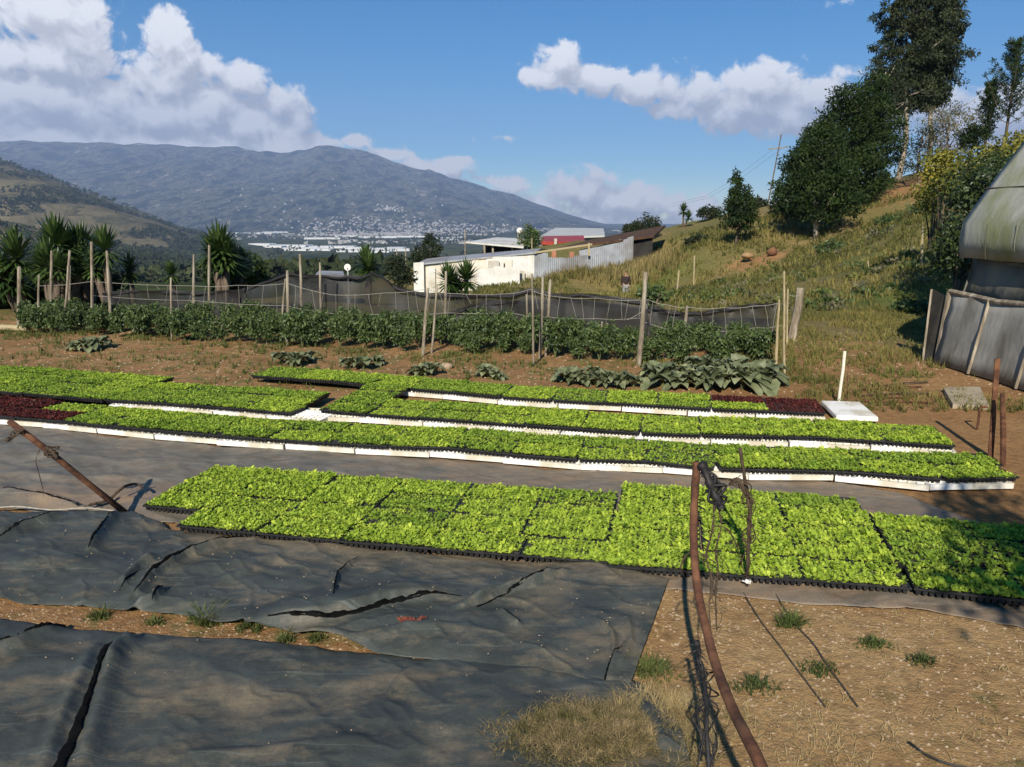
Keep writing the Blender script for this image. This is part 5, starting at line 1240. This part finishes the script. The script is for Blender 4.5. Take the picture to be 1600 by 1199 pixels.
def tank(px, py, d, r_px):
    s = r_px / F * d; c = P(px, py, d); t = empty('water_tank', (c.x, c.y, tz1(c.x, c.y))); tag(t, 'white round water tank beside the canopy roof', 'tank')
    h = c.z - tz1(c.x, c.y); mb = MB(); n = 14
    pts = []; rad = []
    for j in range(9): a = math.pi * j / 8; pts.append((0, 0, h - s * math.cos(a) * 1.0)); rad.append(max(.02, s * math.sin(a)))
    mb.tube(pts, rad, n); mb.build('tank_body', M_foam, t, True); mb = MB()
    for x, y in ((-1, -1), (1, -1), (1, 1), (-1, 1)): mb.beam((x * s * .5, y * s * .5, 0), (x * s * .5, y * s * .5, h - s * .6), .08, .08)
    mb.build('stand', M_wood, t)
tank(812, 361, 67, 5.0)
# poles
def pole(px, yt, yb, d, w, label, cross=False, lean=0, m=None):
    b = base_at(px, d); t = empty('utility_pole', b); tag(t, label, 'pole'); h = P(px, yt, d).z - b[2]; r = w / F * d / 2; mb = MB()
    mb.tube([(0, 0, 0), (lean * .5, 0, h * .5), (lean, 0, h)], [r, r * .85, r * .7], 7); mb.build('pole_shaft', m or M_wood, t)
    if cross:
        mb = MB(); mb.beam((lean * .8 - .9, 0, h * .80), (lean * .8 + .9, .1, h * .83), .1, .1); mb.build('crossarm', M_wood, t)
        for q in (-.8, 0, .8):
            mb = MB(); mb.tube([(lean * .8 + q, 0, h * .82), (lean * .8 + q, 0, h * .82 + .18)], .04, 6); mb.build('insulator', M_gsheet, t)
    return t, h
pt, ph = pole(1194, 210, 330, 76, 2.3, 'thin leaning utility pole on the crest between conifer and grove', True, .85, m=M_bark)
pole(727, 358, 385, 68, 2, 'thin pole at the left corner of the white canopy')
pole(634, 388, 420, 60, 2, 'right one of two thin poles left of the white shed'); pole(620, 390, 420, 60, 2, 'left one of two thin poles left of the white shed')
pole(831, 372, 395, 63, 2.2, 'short pole before the round dark tree', m=M_woody)
for i, (z, off) in enumerate(((.80, -.5), (.83, .5))):
    mb = MB(); a = Vector(pt.location) + Vector((.7 + off, 0, ph * z)); b = P(1050, 318 + i * 5, 150); c = a.lerp(b, .5) - Vector((0, 0, 1.5)); mb.tube([a, a.lerp(c, .55) - Vector((0, 0, .3)), c, c.lerp(b, .5) , b], .011, 4)
    tag(mb.build('power_line', M_dtwine), 'thin power line running left from the utility pole, %s one' % ('lower', 'upper')[i], 'power line')
# bare earth bank stones / rock face on slope
rock('rock', 1168, 402, (.34, .30, .20), 'pale tan boulder half buried in the slope', d=46, m=nmat('tan_rock', (.36, .24, .12), (.28, .17, .08), 2, .9, .3))
rock('rock', 1207, 396, (.30, .32, .26), 'round reddish brown boulder below the grove', d=46, m=nmat('red_rock', (.22, .11, .055), (.15, .07, .035), 2, .9, .3))
# person in a dark jacket on the bank
def person():
    b = P(977, 466, 48); gz = tz1(b.x, b.y); k = (P(977, 424, 48).z - gz) / 1.66; open('/tmp/person.txt', 'w').write(str((b, gz, k))) if False else None
    t = bpy.data.objects.new('person', None); link(t); t.location = (b.x, b.y, gz); t.scale = (k,) * 3; tag(t, 'person in a dark jacket and grey trousers walking on the grassy bank', 'person')
    def skin(name, verts, edges, radii, m, parent, root=0):
        me = bpy.data.meshes.new(name); me.from_pydata(verts, edges, []); o = bpy.data.objects.new(name, me); link(o, parent); me.materials.append(m)
        o.modifiers.new('s', 'SKIN')
        for i, r in enumerate(radii): me.skin_vertices[0].data[i].radius = (r, r)
        me.skin_vertices[0].data[root].use_root = True
        o.modifiers.new('ss', 'SUBSURF').levels = 1; o.modifiers[-1].render_levels = 2; return o
    sk = nmat('skin', (.30, .17, .11), (.34, .19, .12), 8, .6, 0)
    V = [(0, 0, .92), (0, 0, 1.12), (0, .0, 1.36), (0, .0, 1.44), (0, -.01, 1.50), (0, 0, 1.60),
         (-.17, 0, 1.36), (-.22, .03, 1.10), (-.22, -.05, .88), (-.215, -.07, .80), (.17, 0, 1.36), (.22, -.05, 1.10), (.20, -.14, .90), (.20, -.17, .83),
         (-.09, 0, .86), (-.10, -.04, .48), (-.10, .05, .08), (-.10, -.08, .04), (.09, 0, .86), (.10, .05, .48), (.11, .16, .10), (.11, .04, .05)]
    Ee = [(0, 1), (1, 2), (2, 3), (3, 4), (4, 5), (2, 6), (6, 7), (7, 8), (8, 9), (2, 10), (10, 11), (11, 12), (12, 13), (0, 14), (14, 15), (15, 16), (16, 17), (0, 18), (18, 19), (19, 20), (20, 21)]
    rr = [.13, .13, .14, .055, .075, .085, .06, .045, .035, .03, .06, .045, .035, .03, .085, .06, .042, .035, .085, .06, .042, .035]
    skin('body', V, Ee, rr, sk, t)
    jm = nmat('dark_jacket', (.018, .012, .012), (.04, .025, .022), 6, .8, .1); tm = nmat('grey_trousers', (.20, .21, .20), (.27, .27, .25), 6, .9, .1)
    skin('jacket', [V[i] for i in (0, 1, 2)] + [V[6], V[7], V[8], V[10], V[11], V[12]], [(0, 1), (1, 2), (2, 3), (3, 4), (4, 5), (2, 6), (6, 7), (7, 8)], [.16, .165, .165, .08, .062, .05, .08, .062, .05], jm, t)
    skin('trousers', [V[0], V[14], V[15], V[16], V[18], V[19], V[20]], [(0, 1), (1, 2), (2, 3), (0, 4), (4, 5), (5, 6)], [.145, .10, .076, .06, .10, .076, .06], tm, t)
    skin('hair', [(0, .03, 1.585), (0, .035, 1.64)], [(0, 1)], [.088, .07], jm, t)
person()

# ------------------------------------------------------------------ plastic tunnel at right
def tunnel_mat(name, c1, c2, moss, spec=.25, rough=.7):
    return nmat(name, c1, c2, 2.2, rough, .4, bscale=9, c3=moss, s3=1.6, spec=spec, stretch=(1, 1, .45), bdist=.03, detail=9)
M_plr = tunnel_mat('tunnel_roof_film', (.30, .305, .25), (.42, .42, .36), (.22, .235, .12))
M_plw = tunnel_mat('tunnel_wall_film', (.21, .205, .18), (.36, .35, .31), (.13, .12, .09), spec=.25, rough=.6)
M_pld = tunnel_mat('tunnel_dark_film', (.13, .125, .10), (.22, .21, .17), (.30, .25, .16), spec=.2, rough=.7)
tn = empty('plastic_tunnel', (6.2, 10.8, 0)); tag(tn, 'grey plastic covered grow tunnel with mossy curved roof at the right edge', 'greenhouse'); bpy.context.view_layer.update()
def wline(y): return 5.93 + (10.8 - y) * .06
def film(name, prof, m, y0=10.85, y1=3.5, n=60, amp=.03, seed=0, tilt=0.0):
    """prof: list of (dx, z) swept toward the camera side along the wall line"""
    V = []; k = len(prof)
    for i in range(n):
        y = y0 + (y1 - y0) * i / (n - 1)
        for j, (dx, z) in enumerate(prof):
            a = amp * (vnoise(y * 2.3, j * .6, seed) - .5) * 2 + amp * .5 * (vnoise(y * 7 + j, j * .3, seed + 1) - .5)
            V.append((wline(y) + dx + a, y + tilt * z, z + a * .4))
    o = mesh_obj(name, V, [(i * k + j, i * k + j + 1, (i + 1) * k + j + 1, (i + 1) * k + j) for i in range(n - 1) for j in range(k - 1)], m, None, smooth=True)
    md = o.modifiers.new('t', 'SOLIDIFY'); md.thickness = .008; return o
EZ = P(1500, 400, 11.0).z
pr = []
for (px, py) in ((1500, 402), (1499, 376), (1503, 350), (1523, 322), (1543, 295), (1562, 270), (1581, 245), (1600, 222)): p = P(px, py, 10.85); pr.append((p.x - wline(10.85), p.z))
pr += [(pr[-1][0] + .35, pr[-1][1] + .36), (pr[-1][0] + .75, pr[-1][1] + .70), (pr[-1][0] + 1.25, pr[-1][1] + .35), (pr[-1][0] + 1.9, pr[-1][1] - .5), (pr[-1][0] + 2.3, EZ)]
f1 = film('roof', pr, M_plr, amp=.018, seed=4)
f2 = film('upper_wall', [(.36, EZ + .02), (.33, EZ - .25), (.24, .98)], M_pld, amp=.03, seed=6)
f3 = film('lower_wall', [(.10, .98), (.07, .8), (.02, .6), (.02, .4), (-.02, .2), (-.06, .02)], M_plw, amp=.012, seed=8, y0=10.8)
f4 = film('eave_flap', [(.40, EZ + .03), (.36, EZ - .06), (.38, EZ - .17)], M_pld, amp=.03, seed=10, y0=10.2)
mb = MB(); q = [(wline(y) + .10 + .02 * math.sin(y * 5), y, .985 + .02 * math.sin(y * 3)) for y in np.linspace(10.85, 3.6, 16)]; mb.tube(q, .035, 8, wob=.1); f5 = mb.build('side_rail', M_wood)
mb = MB(); mb.tube([(wline(10.8) + .02, 10.86, 0), (wline(10.8) + .1, 10.86, 1.0)], .05, 8, wob=.1); f6 = mb.build('corner_post', M_wood)
mb = MB()
for y in (10.85, 9.2, 7.6, 6.0): mb.tube([(wline(y) + dx + .03, y - .02, z - .02) for dx, z in pr], .02, 6)
f7 = mb.build('hoops', M_gsheet)
mb = MB(); mb.tube([(wline(y) + pr[4][0] - .012, y, pr[4][1] + .0) for y in np.linspace(10.9, 3.6, 10)], .012, 5); f8 = mb.build('roof_seam', M_dtwine)
f10 = []
for y in (10.0, 9.1, 8.2):
    mb = MB(); mb.beam((wline(y) - .085, y, .02), (wline(y) + .075, y, .97), .012, .035); f10.append(mb.build('batten', M_wood))
mb = MB()
for y in (10.3, 9.75, 9.2, 8.6, 8.0): mb.tube([(wline(y) + dx - .006, y, z) for dx, z in pr[:9]], .008, 5)
f11 = mb.build('roof_ribs', M_plw)
V = [(wline(10.83) + dx, 10.83, z) for dx, z in [(0.05, 0.0), (.35, EZ)] + pr] + [(wline(10.83) + pr[-1][0], 10.83, 0)]
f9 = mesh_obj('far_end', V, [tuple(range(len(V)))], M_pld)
attach(tn, f1, f2, f3, f4, f5, f6, f7, f8, f9, f11, *f10)
# board leaning at corner
bd = empty('door_board', tuple(P(1448, 566, 11.0))); tag(bd, 'dark upright board with pale edges beside the tunnel corner', 'board'); bpy.context.view_layer.update()
bz = P(1448, 566, 11.0).z
pa, pb, pc, pd_ = P(1443, 564, 11.05), P(1465, 572, 10.9), P(1476, 462, 10.95), P(1457, 452, 11.15)
V = [tuple(v) for v in (pa, pb, pc, pd_)]; V += [(x + .03, y + .06, z) for x, y, z in V]
b1 = mesh_obj('panel', V, [(0, 1, 2, 3), (7, 6, 5, 4), (0, 4, 5, 1), (1, 5, 6, 2), (2, 6, 7, 3), (3, 7, 4, 0)], nmat('charcoal_board', (.018, .017, .015), (.035, .032, .028), 5, .8, .2))
mb = MB(); mb.beam(pa + Vector((-.02, -.02, 0)), pd_ + Vector((-.02, -.02, 0)), .025, .03); b2 = mb.build('edge_strip', M_wood); mb = MB(); mb.beam(pb + Vector((.02, -.03, 0)), pc + Vector((.03, -.03, 0)), .07, .06); b3 = mb.build('edge_strip', M_wood)
attach(bd, b1, b2, b3)

# ------------------------------------------------------------------ rusty posts on the right
def rpost(px, yb, xt, yt, w, label, name='rusty_post', angle=False):
    g = G(px, yb); d = g[1]; b = Vector((g[0], g[1], -.03)); t = P(xt, yt, d); r = w / F * d / 2; mb = MB()
    if angle:
        v = t - b; mb.beam((0, 0, 0), v, r * 2, r * .5); mb.beam(Vector((-r, -r * .8, 0)), v + Vector((-r, -r * .8, 0)), r * .5, r * 1.8)
    else: mb.tube([(0, 0, 0), (t - b) * .5 + Vector((.005, 0, 0)), t - b], [r, r, r * .9], 8, wob=.08)
    o = mb.build(name, M_rust); o.location = b; tag(o, label, 'post')
rpost(1549, 718, 1560, 560, 8, 'taller rusty angle iron post, left one of the right edge pair', angle=True)
rpost(1568, 728, 1566, 615, 9, 'shorter rusty post, right one of the right edge pair')
g = G(1527, 672); mb = MB(); top = P(1528, 636, g[1]); r_w = P(1545, 636, g[1] - .02)
mb.tube([(0, 0, -.02), Vector((0, 0, (top.z) * .95)), Vector((.015, 0, top.z)), Vector((r_w.x - g[0], 0, top.z + .0))], .012, 7); o = mb.build('bent_rod', M_rust); o.location = (g[0], g[1], 0); tag(o, 'short rusty rod bent over like a hook beside the right posts', 'rod')
# flat plank / slab lying on the ground at right
a = [G(1473, 612), G(1530, 612), G(1545, 640), G(1488, 640)]
mb = MB(); V = [(x, y, tz1(x, y) + .05) for x, y in a]; V += [(x, y, z - .06) for x, y, z in V]; mb.add(V, [(0, 3, 2, 1), (4, 5, 6, 7), (0, 1, 5, 4), (1, 2, 6, 5), (2, 3, 7, 6), (3, 0, 4, 7)]); o = mb.build('flat_board', nmat('dusty_board', (.30, .25, .17), (.40, .34, .24), 6, .9, .3)); tag(o, 'dusty tan board lying flat near the tunnel wall', 'board')
for i, (x0, y0, x1, y1) in enumerate([(1340, 612, 1440, 606), (1345, 620, 1455, 618), (1360, 626, 1420, 624), (1380, 604, 1450, 600), (1335, 628, 1460, 634)]):
    a, b = G(x0, y0), G(x1, y1); mb = MB(); mb.tube([(a[0], a[1], tz1(*a) + .02), ((a[0] + b[0]) / 2, (a[1] + b[1]) / 2 + .04, .03 + tz1(*a)), (b[0], b[1], tz1(*b) + .02)], .010, 5, wob=.2); tag(mb.build('dry_stick', M_dry if i % 2 else M_rust), '%s of the dry sticks lying left of the tan board, counted from nearest' % nth([3, 2, 1, 4, 0][i] + 1), 'stick', 'dry sticks beside the tan board')

# ------------------------------------------------------------------ rods and hanging strips in the foreground
def smooth_pts(pts, n=6):
    pts = [Vector(p) for p in pts]; out = []
    for i in range(len(pts) - 1):
        p0 = pts[max(i - 1, 0)]; p1 = pts[i]; p2 = pts[i + 1]; p3 = pts[min(i + 2, len(pts) - 1)]
        for k in range(n):
            t = k / n; out.append(.5 * ((2 * p1) + (p2 - p0) * t + (2 * p0 - 5 * p1 + 4 * p2 - p3) * t * t + (-p0 + 3 * p1 - 3 * p2 + p3) * t ** 3))
    return out + [pts[-1]]
hp = [(1089, 722, 2.75), (1085, 780, 2.72), (1084, 850, 2.62), (1090, 920, 2.5), (1104, 985, 2.32), (1122, 1050, 2.1), (1150, 1120, 1.85), (1192, 1205, 1.6)]
pts = [P(*q) for q in hp]; pts = [Vector((.66, 1.15, -.1)), Vector((.70, 1.22, .45))][:2] + pts[::-1]
mb = MB(); mb.tube(smooth_pts(pts), .0148, 10, wob=.05); o = mb.build('bent_rusty_rod', M_rust, smooth=True); tag(o, 'tall bent rusty rod arching up in the right foreground', 'rod')
def strand(px3, r0, m, label, name='hanging_strip', group=None, tangle=0, flat=False, twigs=0, seed=0, cat='strip'):
    r = random.Random(seed); pts = smooth_pts([P(*q) for q in px3], 5); mb = MB()
    rr = [r0 * r.uniform(.5, 1.3) for _ in pts]; mb.tube(pts, rr, 6, wob=.3)
    for k in range(tangle):
        i = r.randrange(len(pts) - 2); a = pts[i]; j = min(len(pts) - 1, i + r.randint(2, 7)); b = pts[j]
        c = (a + b) / 2 + Vector((r.uniform(-.05, .05), r.uniform(-.03, .03), r.uniform(-.03, .03))); mb.tube(smooth_pts([a, c, b], 4), r0 * .35, 4, wob=.3)
    for k in range(twigs):
        a = r.choice(pts); d = Vector((r.uniform(-1, 1), r.uniform(-.5, .5), r.uniform(-1, .3))).normalized() * r.uniform(.015, .05); mb.tube([a, a + d * .6 + Vector((0, 0, .005)), a + d], [r0 * .4, r0 * .25, r0 * .1], 4)
    o = mb.build(name, m, smooth=True); tag(o, label, cat, group); return o
strand([(1096, 722, 2.74), (1106, 748, 2.72), (1118, 775, 2.7), (1126, 793, 2.7)], .016, M_blackrag, 'thick black rag strip tied at the tip of the bent rod', tangle=14, twigs=10, seed=1)
strand([(1116, 790, 2.7), (1113, 830, 2.7), (1103, 870, 2.68), (1112, 905, 2.65), (1108, 950, 2.6), (1112, 1000, 2.6)], .004, M_dry, 'thin dry vine hanging from the black rag, left one', name='dry_vine', tangle=8, twigs=22, seed=2, cat='vine')
strand([(1122, 792, 2.72), (1127, 822, 2.7), (1118, 860, 2.7), (1122, 890, 2.7), (1118, 930, 2.7), (1120, 985, 2.7)], .0035, M_dry, 'thin dry vine hanging from the black rag, right one', name='dry_vine', tangle=6, twigs=18, seed=3, cat='vine')
strand([(1113, 822, 2.7), (1135, 826, 2.72), (1150, 850, 2.75), (1158, 880, 2.8)], .003, M_dry, 'looping dry vine between the rag and the thin stake', name='dry_vine', twigs=14, seed=4, cat='vine')
strand([(1062, 890, 2.6), (1072, 868, 2.6), (1090, 862, 2.6), (1118, 880, 2.62)], .003, M_dry, 'dry vine curl crossing behind the bent rod', name='dry_vine', twigs=10, seed=5, cat='vine')
strand([(1088, 1002, 2.3), (1096, 1040, 2.28), (1102, 1080, 2.2), (1104, 1130, 2.1), (1108, 1215, 2.0)], .008, M_blackrag, 'black tangled vine hanging down along the bent rod to the bottom edge', name='black_vine', tangle=16, twigs=34, seed=6, cat='vine')
strand([(1088, 1002, 2.3), (1092, 1060, 2.28), (1104, 1120, 2.1), (1086, 1215, 2.0)], .003, M_blackrag, 'thin black vine beside the tangled one at the bottom edge', name='black_vine', twigs=10, seed=7, cat='vine')
# thin stake with dried plant, standing at the edge of the front bed
g = G(1166, 918); b = Vector((g[0], g[1], 0)); t = P(1156, 700, g[1] - .05); mid = P(1172, 800, g[1] - .02)
mb = MB(); mb.tube(smooth_pts([b, b.lerp(mid, .5), mid, mid.lerp(t, .5) + Vector((.0, 0, 0)), t], 4), .009, 7, wob=.2); o = mb.build('thin_stake', M_dry, smooth=True); tag(o, 'thin dark stake wrapped by dried vine at the front bed edge', 'stake')
strand([(1140, 758, 3.95), (1152, 748, 3.95), (1164, 770, 3.95), (1172, 800, 3.95), (1170, 840, 3.96), (1168, 900, 3.98)], .010, M_dry, 'dried brown vine clinging around the thin stake', name='dry_vine', tangle=26, twigs=60, seed=8, cat='vine')
mb = MB(); mb.box((0, 0, 0), (.03, .018, .02), jit=.006); mb.box((-.02, .008, -.005), (.03, .012, .012), jit=.005); o = mb.build('white_clip', M_foam, bevel=.004); o.location = (g[0], g[1] - .03, .05); o.rotation_euler = (0, .3, .4); tag(o, 'small white plastic scrap at the foot of the thin stake', 'scrap')
for i, l in enumerate([[(1160, 925), (1190, 975), (1220, 1015), (1243, 1048), (1290, 1110)], [(1212, 930), (1240, 975), (1270, 1010), (1292, 1045), (1340, 1110)]]):
    mb = MB(); mb.tube(smooth_pts([(G(*q)[0], G(*q)[1], tz1(*G(*q)) + .012) for q in l], 4), .0035, 5); tag(mb.build('cord', M_dtwine), 'thin dark cord lying on the sandy soil, %s one' % ('left', 'right')[i], 'cord')
l = [(1420, 1165), (1450, 1185), (1490, 1199), (1560, 1215)]; mb = MB(); mb.tube(smooth_pts([(G(*q)[0], G(*q)[1], tz1(*G(*q)) + .012) for q in l], 4), .005, 6); tag(mb.build('black_hose', M_black), 'thin black hose on the dry grass at the bottom right', 'hose')
# left leaning rod
g = G(202, 806); b = Vector((g[0], g[1], .0)); t = P(14, 658, g[1] - .45)
mb = MB(); mb.tube([b, b.lerp(t, .35), b.lerp(t, .7) + Vector((0, 0, .008)), t], [.021, .020, .019, .018], 9, wob=.08); tag(mb.build('leaning_rusty_rod', M_rust, smooth=True), 'rusty rod leaning left over the bare grey cloth', 'rod')
dd = g[1] - .33
strand([(72, 700, dd), (80, 704, dd), (90, 712, dd)], .016, M_dry, 'dry vine knot wrapped on the leaning rod', name='dry_vine', tangle=10, twigs=26, seed=11, cat='vine')
strand([(62, 702, dd), (56, 720, dd), (62, 745, dd), (68, 770, dd)], .003, M_dry, 'thin dry vine dangling from the leaning rod', name='dry_vine', twigs=10, seed=12, cat='vine')
strand([(10, 690, dd - .1), (20, 682, dd - .1), (36, 672, dd - .1)], .010, M_dry, 'small dry leaf bundle hanging near the top of the leaning rod', name='dry_vine', tangle=10, twigs=18, seed=13, cat='vine')
# bent dark handle lying beside its foot
l = [(140, 800), (170, 792), (195, 782), (215, 777), (224, 783)]; mb = MB(); mb.tube(smooth_pts([(G(*q)[0], G(*q)[1], .05 + .05 * (q[0] > 190)) for q in l], 4), .010, 6, wob=.15); tag(mb.build('dark_twig', M_dry), 'dark curved twig on the cloth beside the foot of the leaning rod', 'twig')
# reddish leaf litter on cloth
mb = MB(); c = G(645, 992)
for i in range(26): mb.box((c[0] + rnd.uniform(-.07, .07), c[1] + rnd.uniform(-.02, .02), .075 + rnd.uniform(0, .01)), (.025, .012, .003), rz=rnd.uniform(0, 3), jit=.004)
tag(mb.build('dry_leaves', nmat('red_litter', (.25, .07, .04), (.16, .05, .03), 10, .9, 0)), 'small patch of reddish dry leaves on the black cloth', 'leaf litter')

# ------------------------------------------------------------------ far woods, town, greenhouses
def far_tree_mass(name, n, f, hrange, m, seed, label, cards=16):
    r = np.random.default_rng(seed); cs = []; hs = []
    while len(cs) < n:
        x, y = f(r)
        z = float(vz(np.array([x]), np.array([y]))[0]) if y < 5600 else mzt(x, y)
        h = r.uniform(*hrange); cs.append((x, y, z + h * .45)); hs.append(h)
    V, Fc, A = leaf_cards(np.array(cs), cards, 1.0, np.array(hs) * .42, 0, .9, seed, shell=.3)
    s = np.repeat(np.array(hs) * .38, cards * 4)[:, None]; C = np.repeat(V[0::4], 4, 0); V = C + (V - C) * s
    o = mesh_obj(name, V, Fc, m, face_attr={'v': A}); tag(o, label, 'woods', kind='stuff')
M_far = nmat('far_foliage', (.022, .034, .017), (.055, .065, .030), .01, .9, 0, vattr=True, trans=0, spec=0)
def f_near(r):
    while True:
        y = math.exp(r.uniform(math.log(170), math.log(1700))); px = r.uniform(-80, 1000); 
        if px > 700 and y > 600: continue
        if y > 800 and r.random() < .9 and px > 330: continue
        x = (px - 800) / F * y
        if fbm(np.array([x / 120]), np.array([y / 200]), 3, 5)[0] > .38: return x, y
far_tree_mass('forest', 5200, f_near, (5, 10), M_far, 31, 'dark woods filling the lower valley beyond the net', 14)
def f_far(r):
    while True:
        y = r.uniform(1700, 6500); px = r.uniform(120, 1000); x = (px - 800) / F * y
        if px > 350 and y < 2700 and r.random() < .9: continue
        if fbm(np.array([x / 300]), np.array([y / 500]), 4, 15)[0] > .50: return x, y
far_tree_mass('valley_trees', 4200, f_far, (9, 20), M_far, 32, 'scattered dark tree belts across the flat valley', 10)
def f_hill(r):
    while True:
        y = r.uniform(1400, 3200); px = r.uniform(-100, 340); x = (px - 800) / F * y
        if fbm(np.array([x / 170 + 5]), np.array([y / 330]), 3, 25)[0] > .53: return x, y
far_tree_mass('hill_trees', 1900, f_hill, (9, 18), M_far, 33, 'dark tree patches on the tan pasture hills at left', 10)
M_town = nmat('town_white', (.34, .32, .30), (.56, .54, .50), .02, .8, 0)
M_town2 = nmat('town_roof', (.36, .18, .12), (.50, .42, .36), .01, .9, 0)
def house_mesh(w, l, h, rh):
    V = [(-w, -l, -3), (w, -l, -3), (w, l, -3), (-w, l, -3), (-w, -l, h), (w, -l, h), (w, l, h), (-w, l, h), (-w * 1.05, 0, h + rh), (w * 1.05, 0, h + rh)]
    Fc = [(0, 1, 5, 4), (1, 2, 6, 5), (2, 3, 7, 6), (3, 0, 4, 7), (4, 5, 9, 8), (6, 7, 8, 9), (4, 8, 7), (5, 6, 9)]
    return V, Fc
hm = []
for i, (w, l, h, rh) in enumerate([(7, 5, 5, 2), (10, 6, 6, 2.5), (6, 6, 7, 1.5)]):
    V, Fc = house_mesh(w, l, h, rh); me = bpy.data.meshes.new('house'); me.from_pydata(V, [], Fc); me.materials.append(M_town); me.materials.append([M_town2, M_town, M_town][i]); me.polygons.foreach_set('material_index', np.array([0, 0, 0, 0, 1, 1, 0, 0], np.int32)); hm.append(me)
def tpos(r, bands):
    a, b, y0, y1, wt = bands[r.choice(len(bands), p=np.array([q[4] for q in bands]) / sum(q[4] for q in bands))]
    y = r.uniform(y0, y1); px = r.normal((a + b) / 2, (b - a) / 3.6) if r.random() < .7 else r.uniform(a, b); return (px - 800) / F * y * 1.02, y
bandsT = [(480, 760, 4700, 6300, 5), (560, 940, 5600, 6500, 3), (380, 560, 4000, 5200, 1), (520, 800, 3000, 3500, 1), (600, 640, 7000, 7500, .4)]
r = np.random.default_rng(5)
for i in range(240):
    x, y = tpos(r, bandsT); o = bpy.data.objects.new('house', hm[i % 3]); link(o); z = mzt(x, y); o.location = (x, y, z); o.rotation_euler = (0, 0, r.uniform(0, 3)); s = r.uniform(.7, 1.5); o.scale = (s, s, s * .7)
    tag(o, 'tiny white house in the distant valley town', 'house', 'houses of the valley town')
Vt = []; Ft = []; mi_ = []
for i in range(2600):
    if i < 1500: x, y = tpos(r, bandsT)
    else: y = r.uniform(6200, 10500); px = r.uniform(150, 900); x = (px - 800) / F * y; 
    if i >= 1500 and (fbm(np.array([x / 500]), np.array([y / 500]), 3, 3)[0] < .56 or r.random() < (y - 6000) / 3000): continue
    V, Fc = house_mesh(7, 6, 6, 2); V = np.array(V) * r.uniform(.5, 1.2); a = r.uniform(0, 3); c, s = math.cos(a), math.sin(a); V = V @ np.array([[c, s, 0], [-s, c, 0], [0, 0, 1]]) + (x, y, mzt(x, y)); o_ = len(Vt); Vt += V.tolist(); Ft += [tuple(q + o_ for q in f) for f in Fc]
o = mesh_obj('distant_town', Vt, Ft, M_town); tag(o, 'pale scattered houses on the valley floor and lower mountain slopes', 'town', kind='stuff')
# far greenhouses: long low pale blocks
def gh_mesh(n, w, l, h):
    V = []; Fc = []
    for i in range(n):
        x0 = (i - n / 2) * w; o_ = len(V)
        for (dx, z) in ((0, -3), (0, h), (w * .25, h + w * .15), (w * .5, h + w * .2), (w * .75, h + w * .15), (w, h), (w, -3)):
            V.append((x0 + dx, -l / 2, z)); V.append((x0 + dx, l / 2, z))
        for k in range(6): Fc.append((o_ + 2 * k, o_ + 2 * k + 1, o_ + 2 * k + 3, o_ + 2 * k + 2))
        Fc.append(tuple(o_ + 2 * k for k in range(7))[::-1]); Fc.append(tuple(o_ + 2 * k + 1 for k in range(7)))
    return V, Fc
ghm = []
for n, w, l, h in ((16, 9, 60, 5), (9, 9, 45, 5), (26, 8, 50, 4)):
    V, Fc = gh_mesh(n, w, l, h); me = bpy.data.meshes.new('greenhouse'); me.from_pydata(V, [], Fc); me.materials.append(nmat('far_film', (.66, .67, .66), (.78, .78, .76), .02, .6, 0)); ghm.append(me)
ghl = [(395, 366, 2), (430, 364, 0), (470, 368, 1), (560, 355, 2), (600, 354, 0), (520, 357, 1), (640, 371, 2), (590, 372, 0), (540, 371, 1), (505, 374, 0), (690, 374, 0), (720, 372, 1), (455, 386, 0), (480, 389, 2), (520, 388, 0), (560, 390, 1), (600, 391, 0), (430, 387, 1), (640, 392, 0), (503, 392, 1), (563, 394, 0), (410, 384, 1), (620, 389, 1), (700, 377, 1), (472, 392, 0), (593, 395, 1)]
for i, (px, py, k) in enumerate(ghl):
    # distance where the line of sight at this row meets the valley floor
    lo_, hi_ = 500, 7000
    for it in range(40):
        mid_ = (lo_ + hi_) / 2; p = P(px, py, mid_)
        if p.z > float(vz(np.array([p.x]), np.array([p.y]))[0]): lo_ = mid_
        else: hi_ = mid_
    o = bpy.data.objects.new('greenhouse', ghm[k]); link(o); o.location = (p.x, p.y, float(vz(np.array([p.x]), np.array([p.y]))[0]) + 1); o.rotation_euler = (0, 0, rnd.uniform(-.25, .25)); s = rnd.uniform(.7, 1.1) * (.45 + mid_ / 5000); o.scale = (s, s, s)
    tag(o, '%s white greenhouse block from the left in the %s valley band' % (nth(1 + sorted(g_[0] for g_ in ghl if (g_[1] > 382) == (py > 382)).index(px)), 'nearer' if py > 382 else 'farther'), 'greenhouse', 'near valley greenhouses' if py > 382 else 'far valley greenhouses')

# ------------------------------------------------------------------ haze
mh = bpy.data.materials.new('haze'); mh.use_nodes = True; nt = mh.node_tree; nt.nodes.clear(); out = nt.nodes.new('ShaderNodeOutputMaterial'); pv = nt.nodes.new('ShaderNodeVolumePrincipled')
pv.inputs['Color'].default_value = (.50, .66, 1.0, 1); pv.inputs['Density'].default_value = 8e-5; pv.inputs['Anisotropy'].default_value = .0
nt.links.new(pv.outputs[0], out.inputs['Volume'])
zt = float(max(Zm.max(), Zv.max())) + 30; zb = min(float(Zv.min()), float(Zm.min())) - 2
mb = MB(); mb.box((0, 6650, (zt + zb) / 2), (72000, 13900, zt - zb)); o = mb.build('haze', mh); tag(o, 'thin blue air haze over the whole valley', 'haze', kind='stuff')
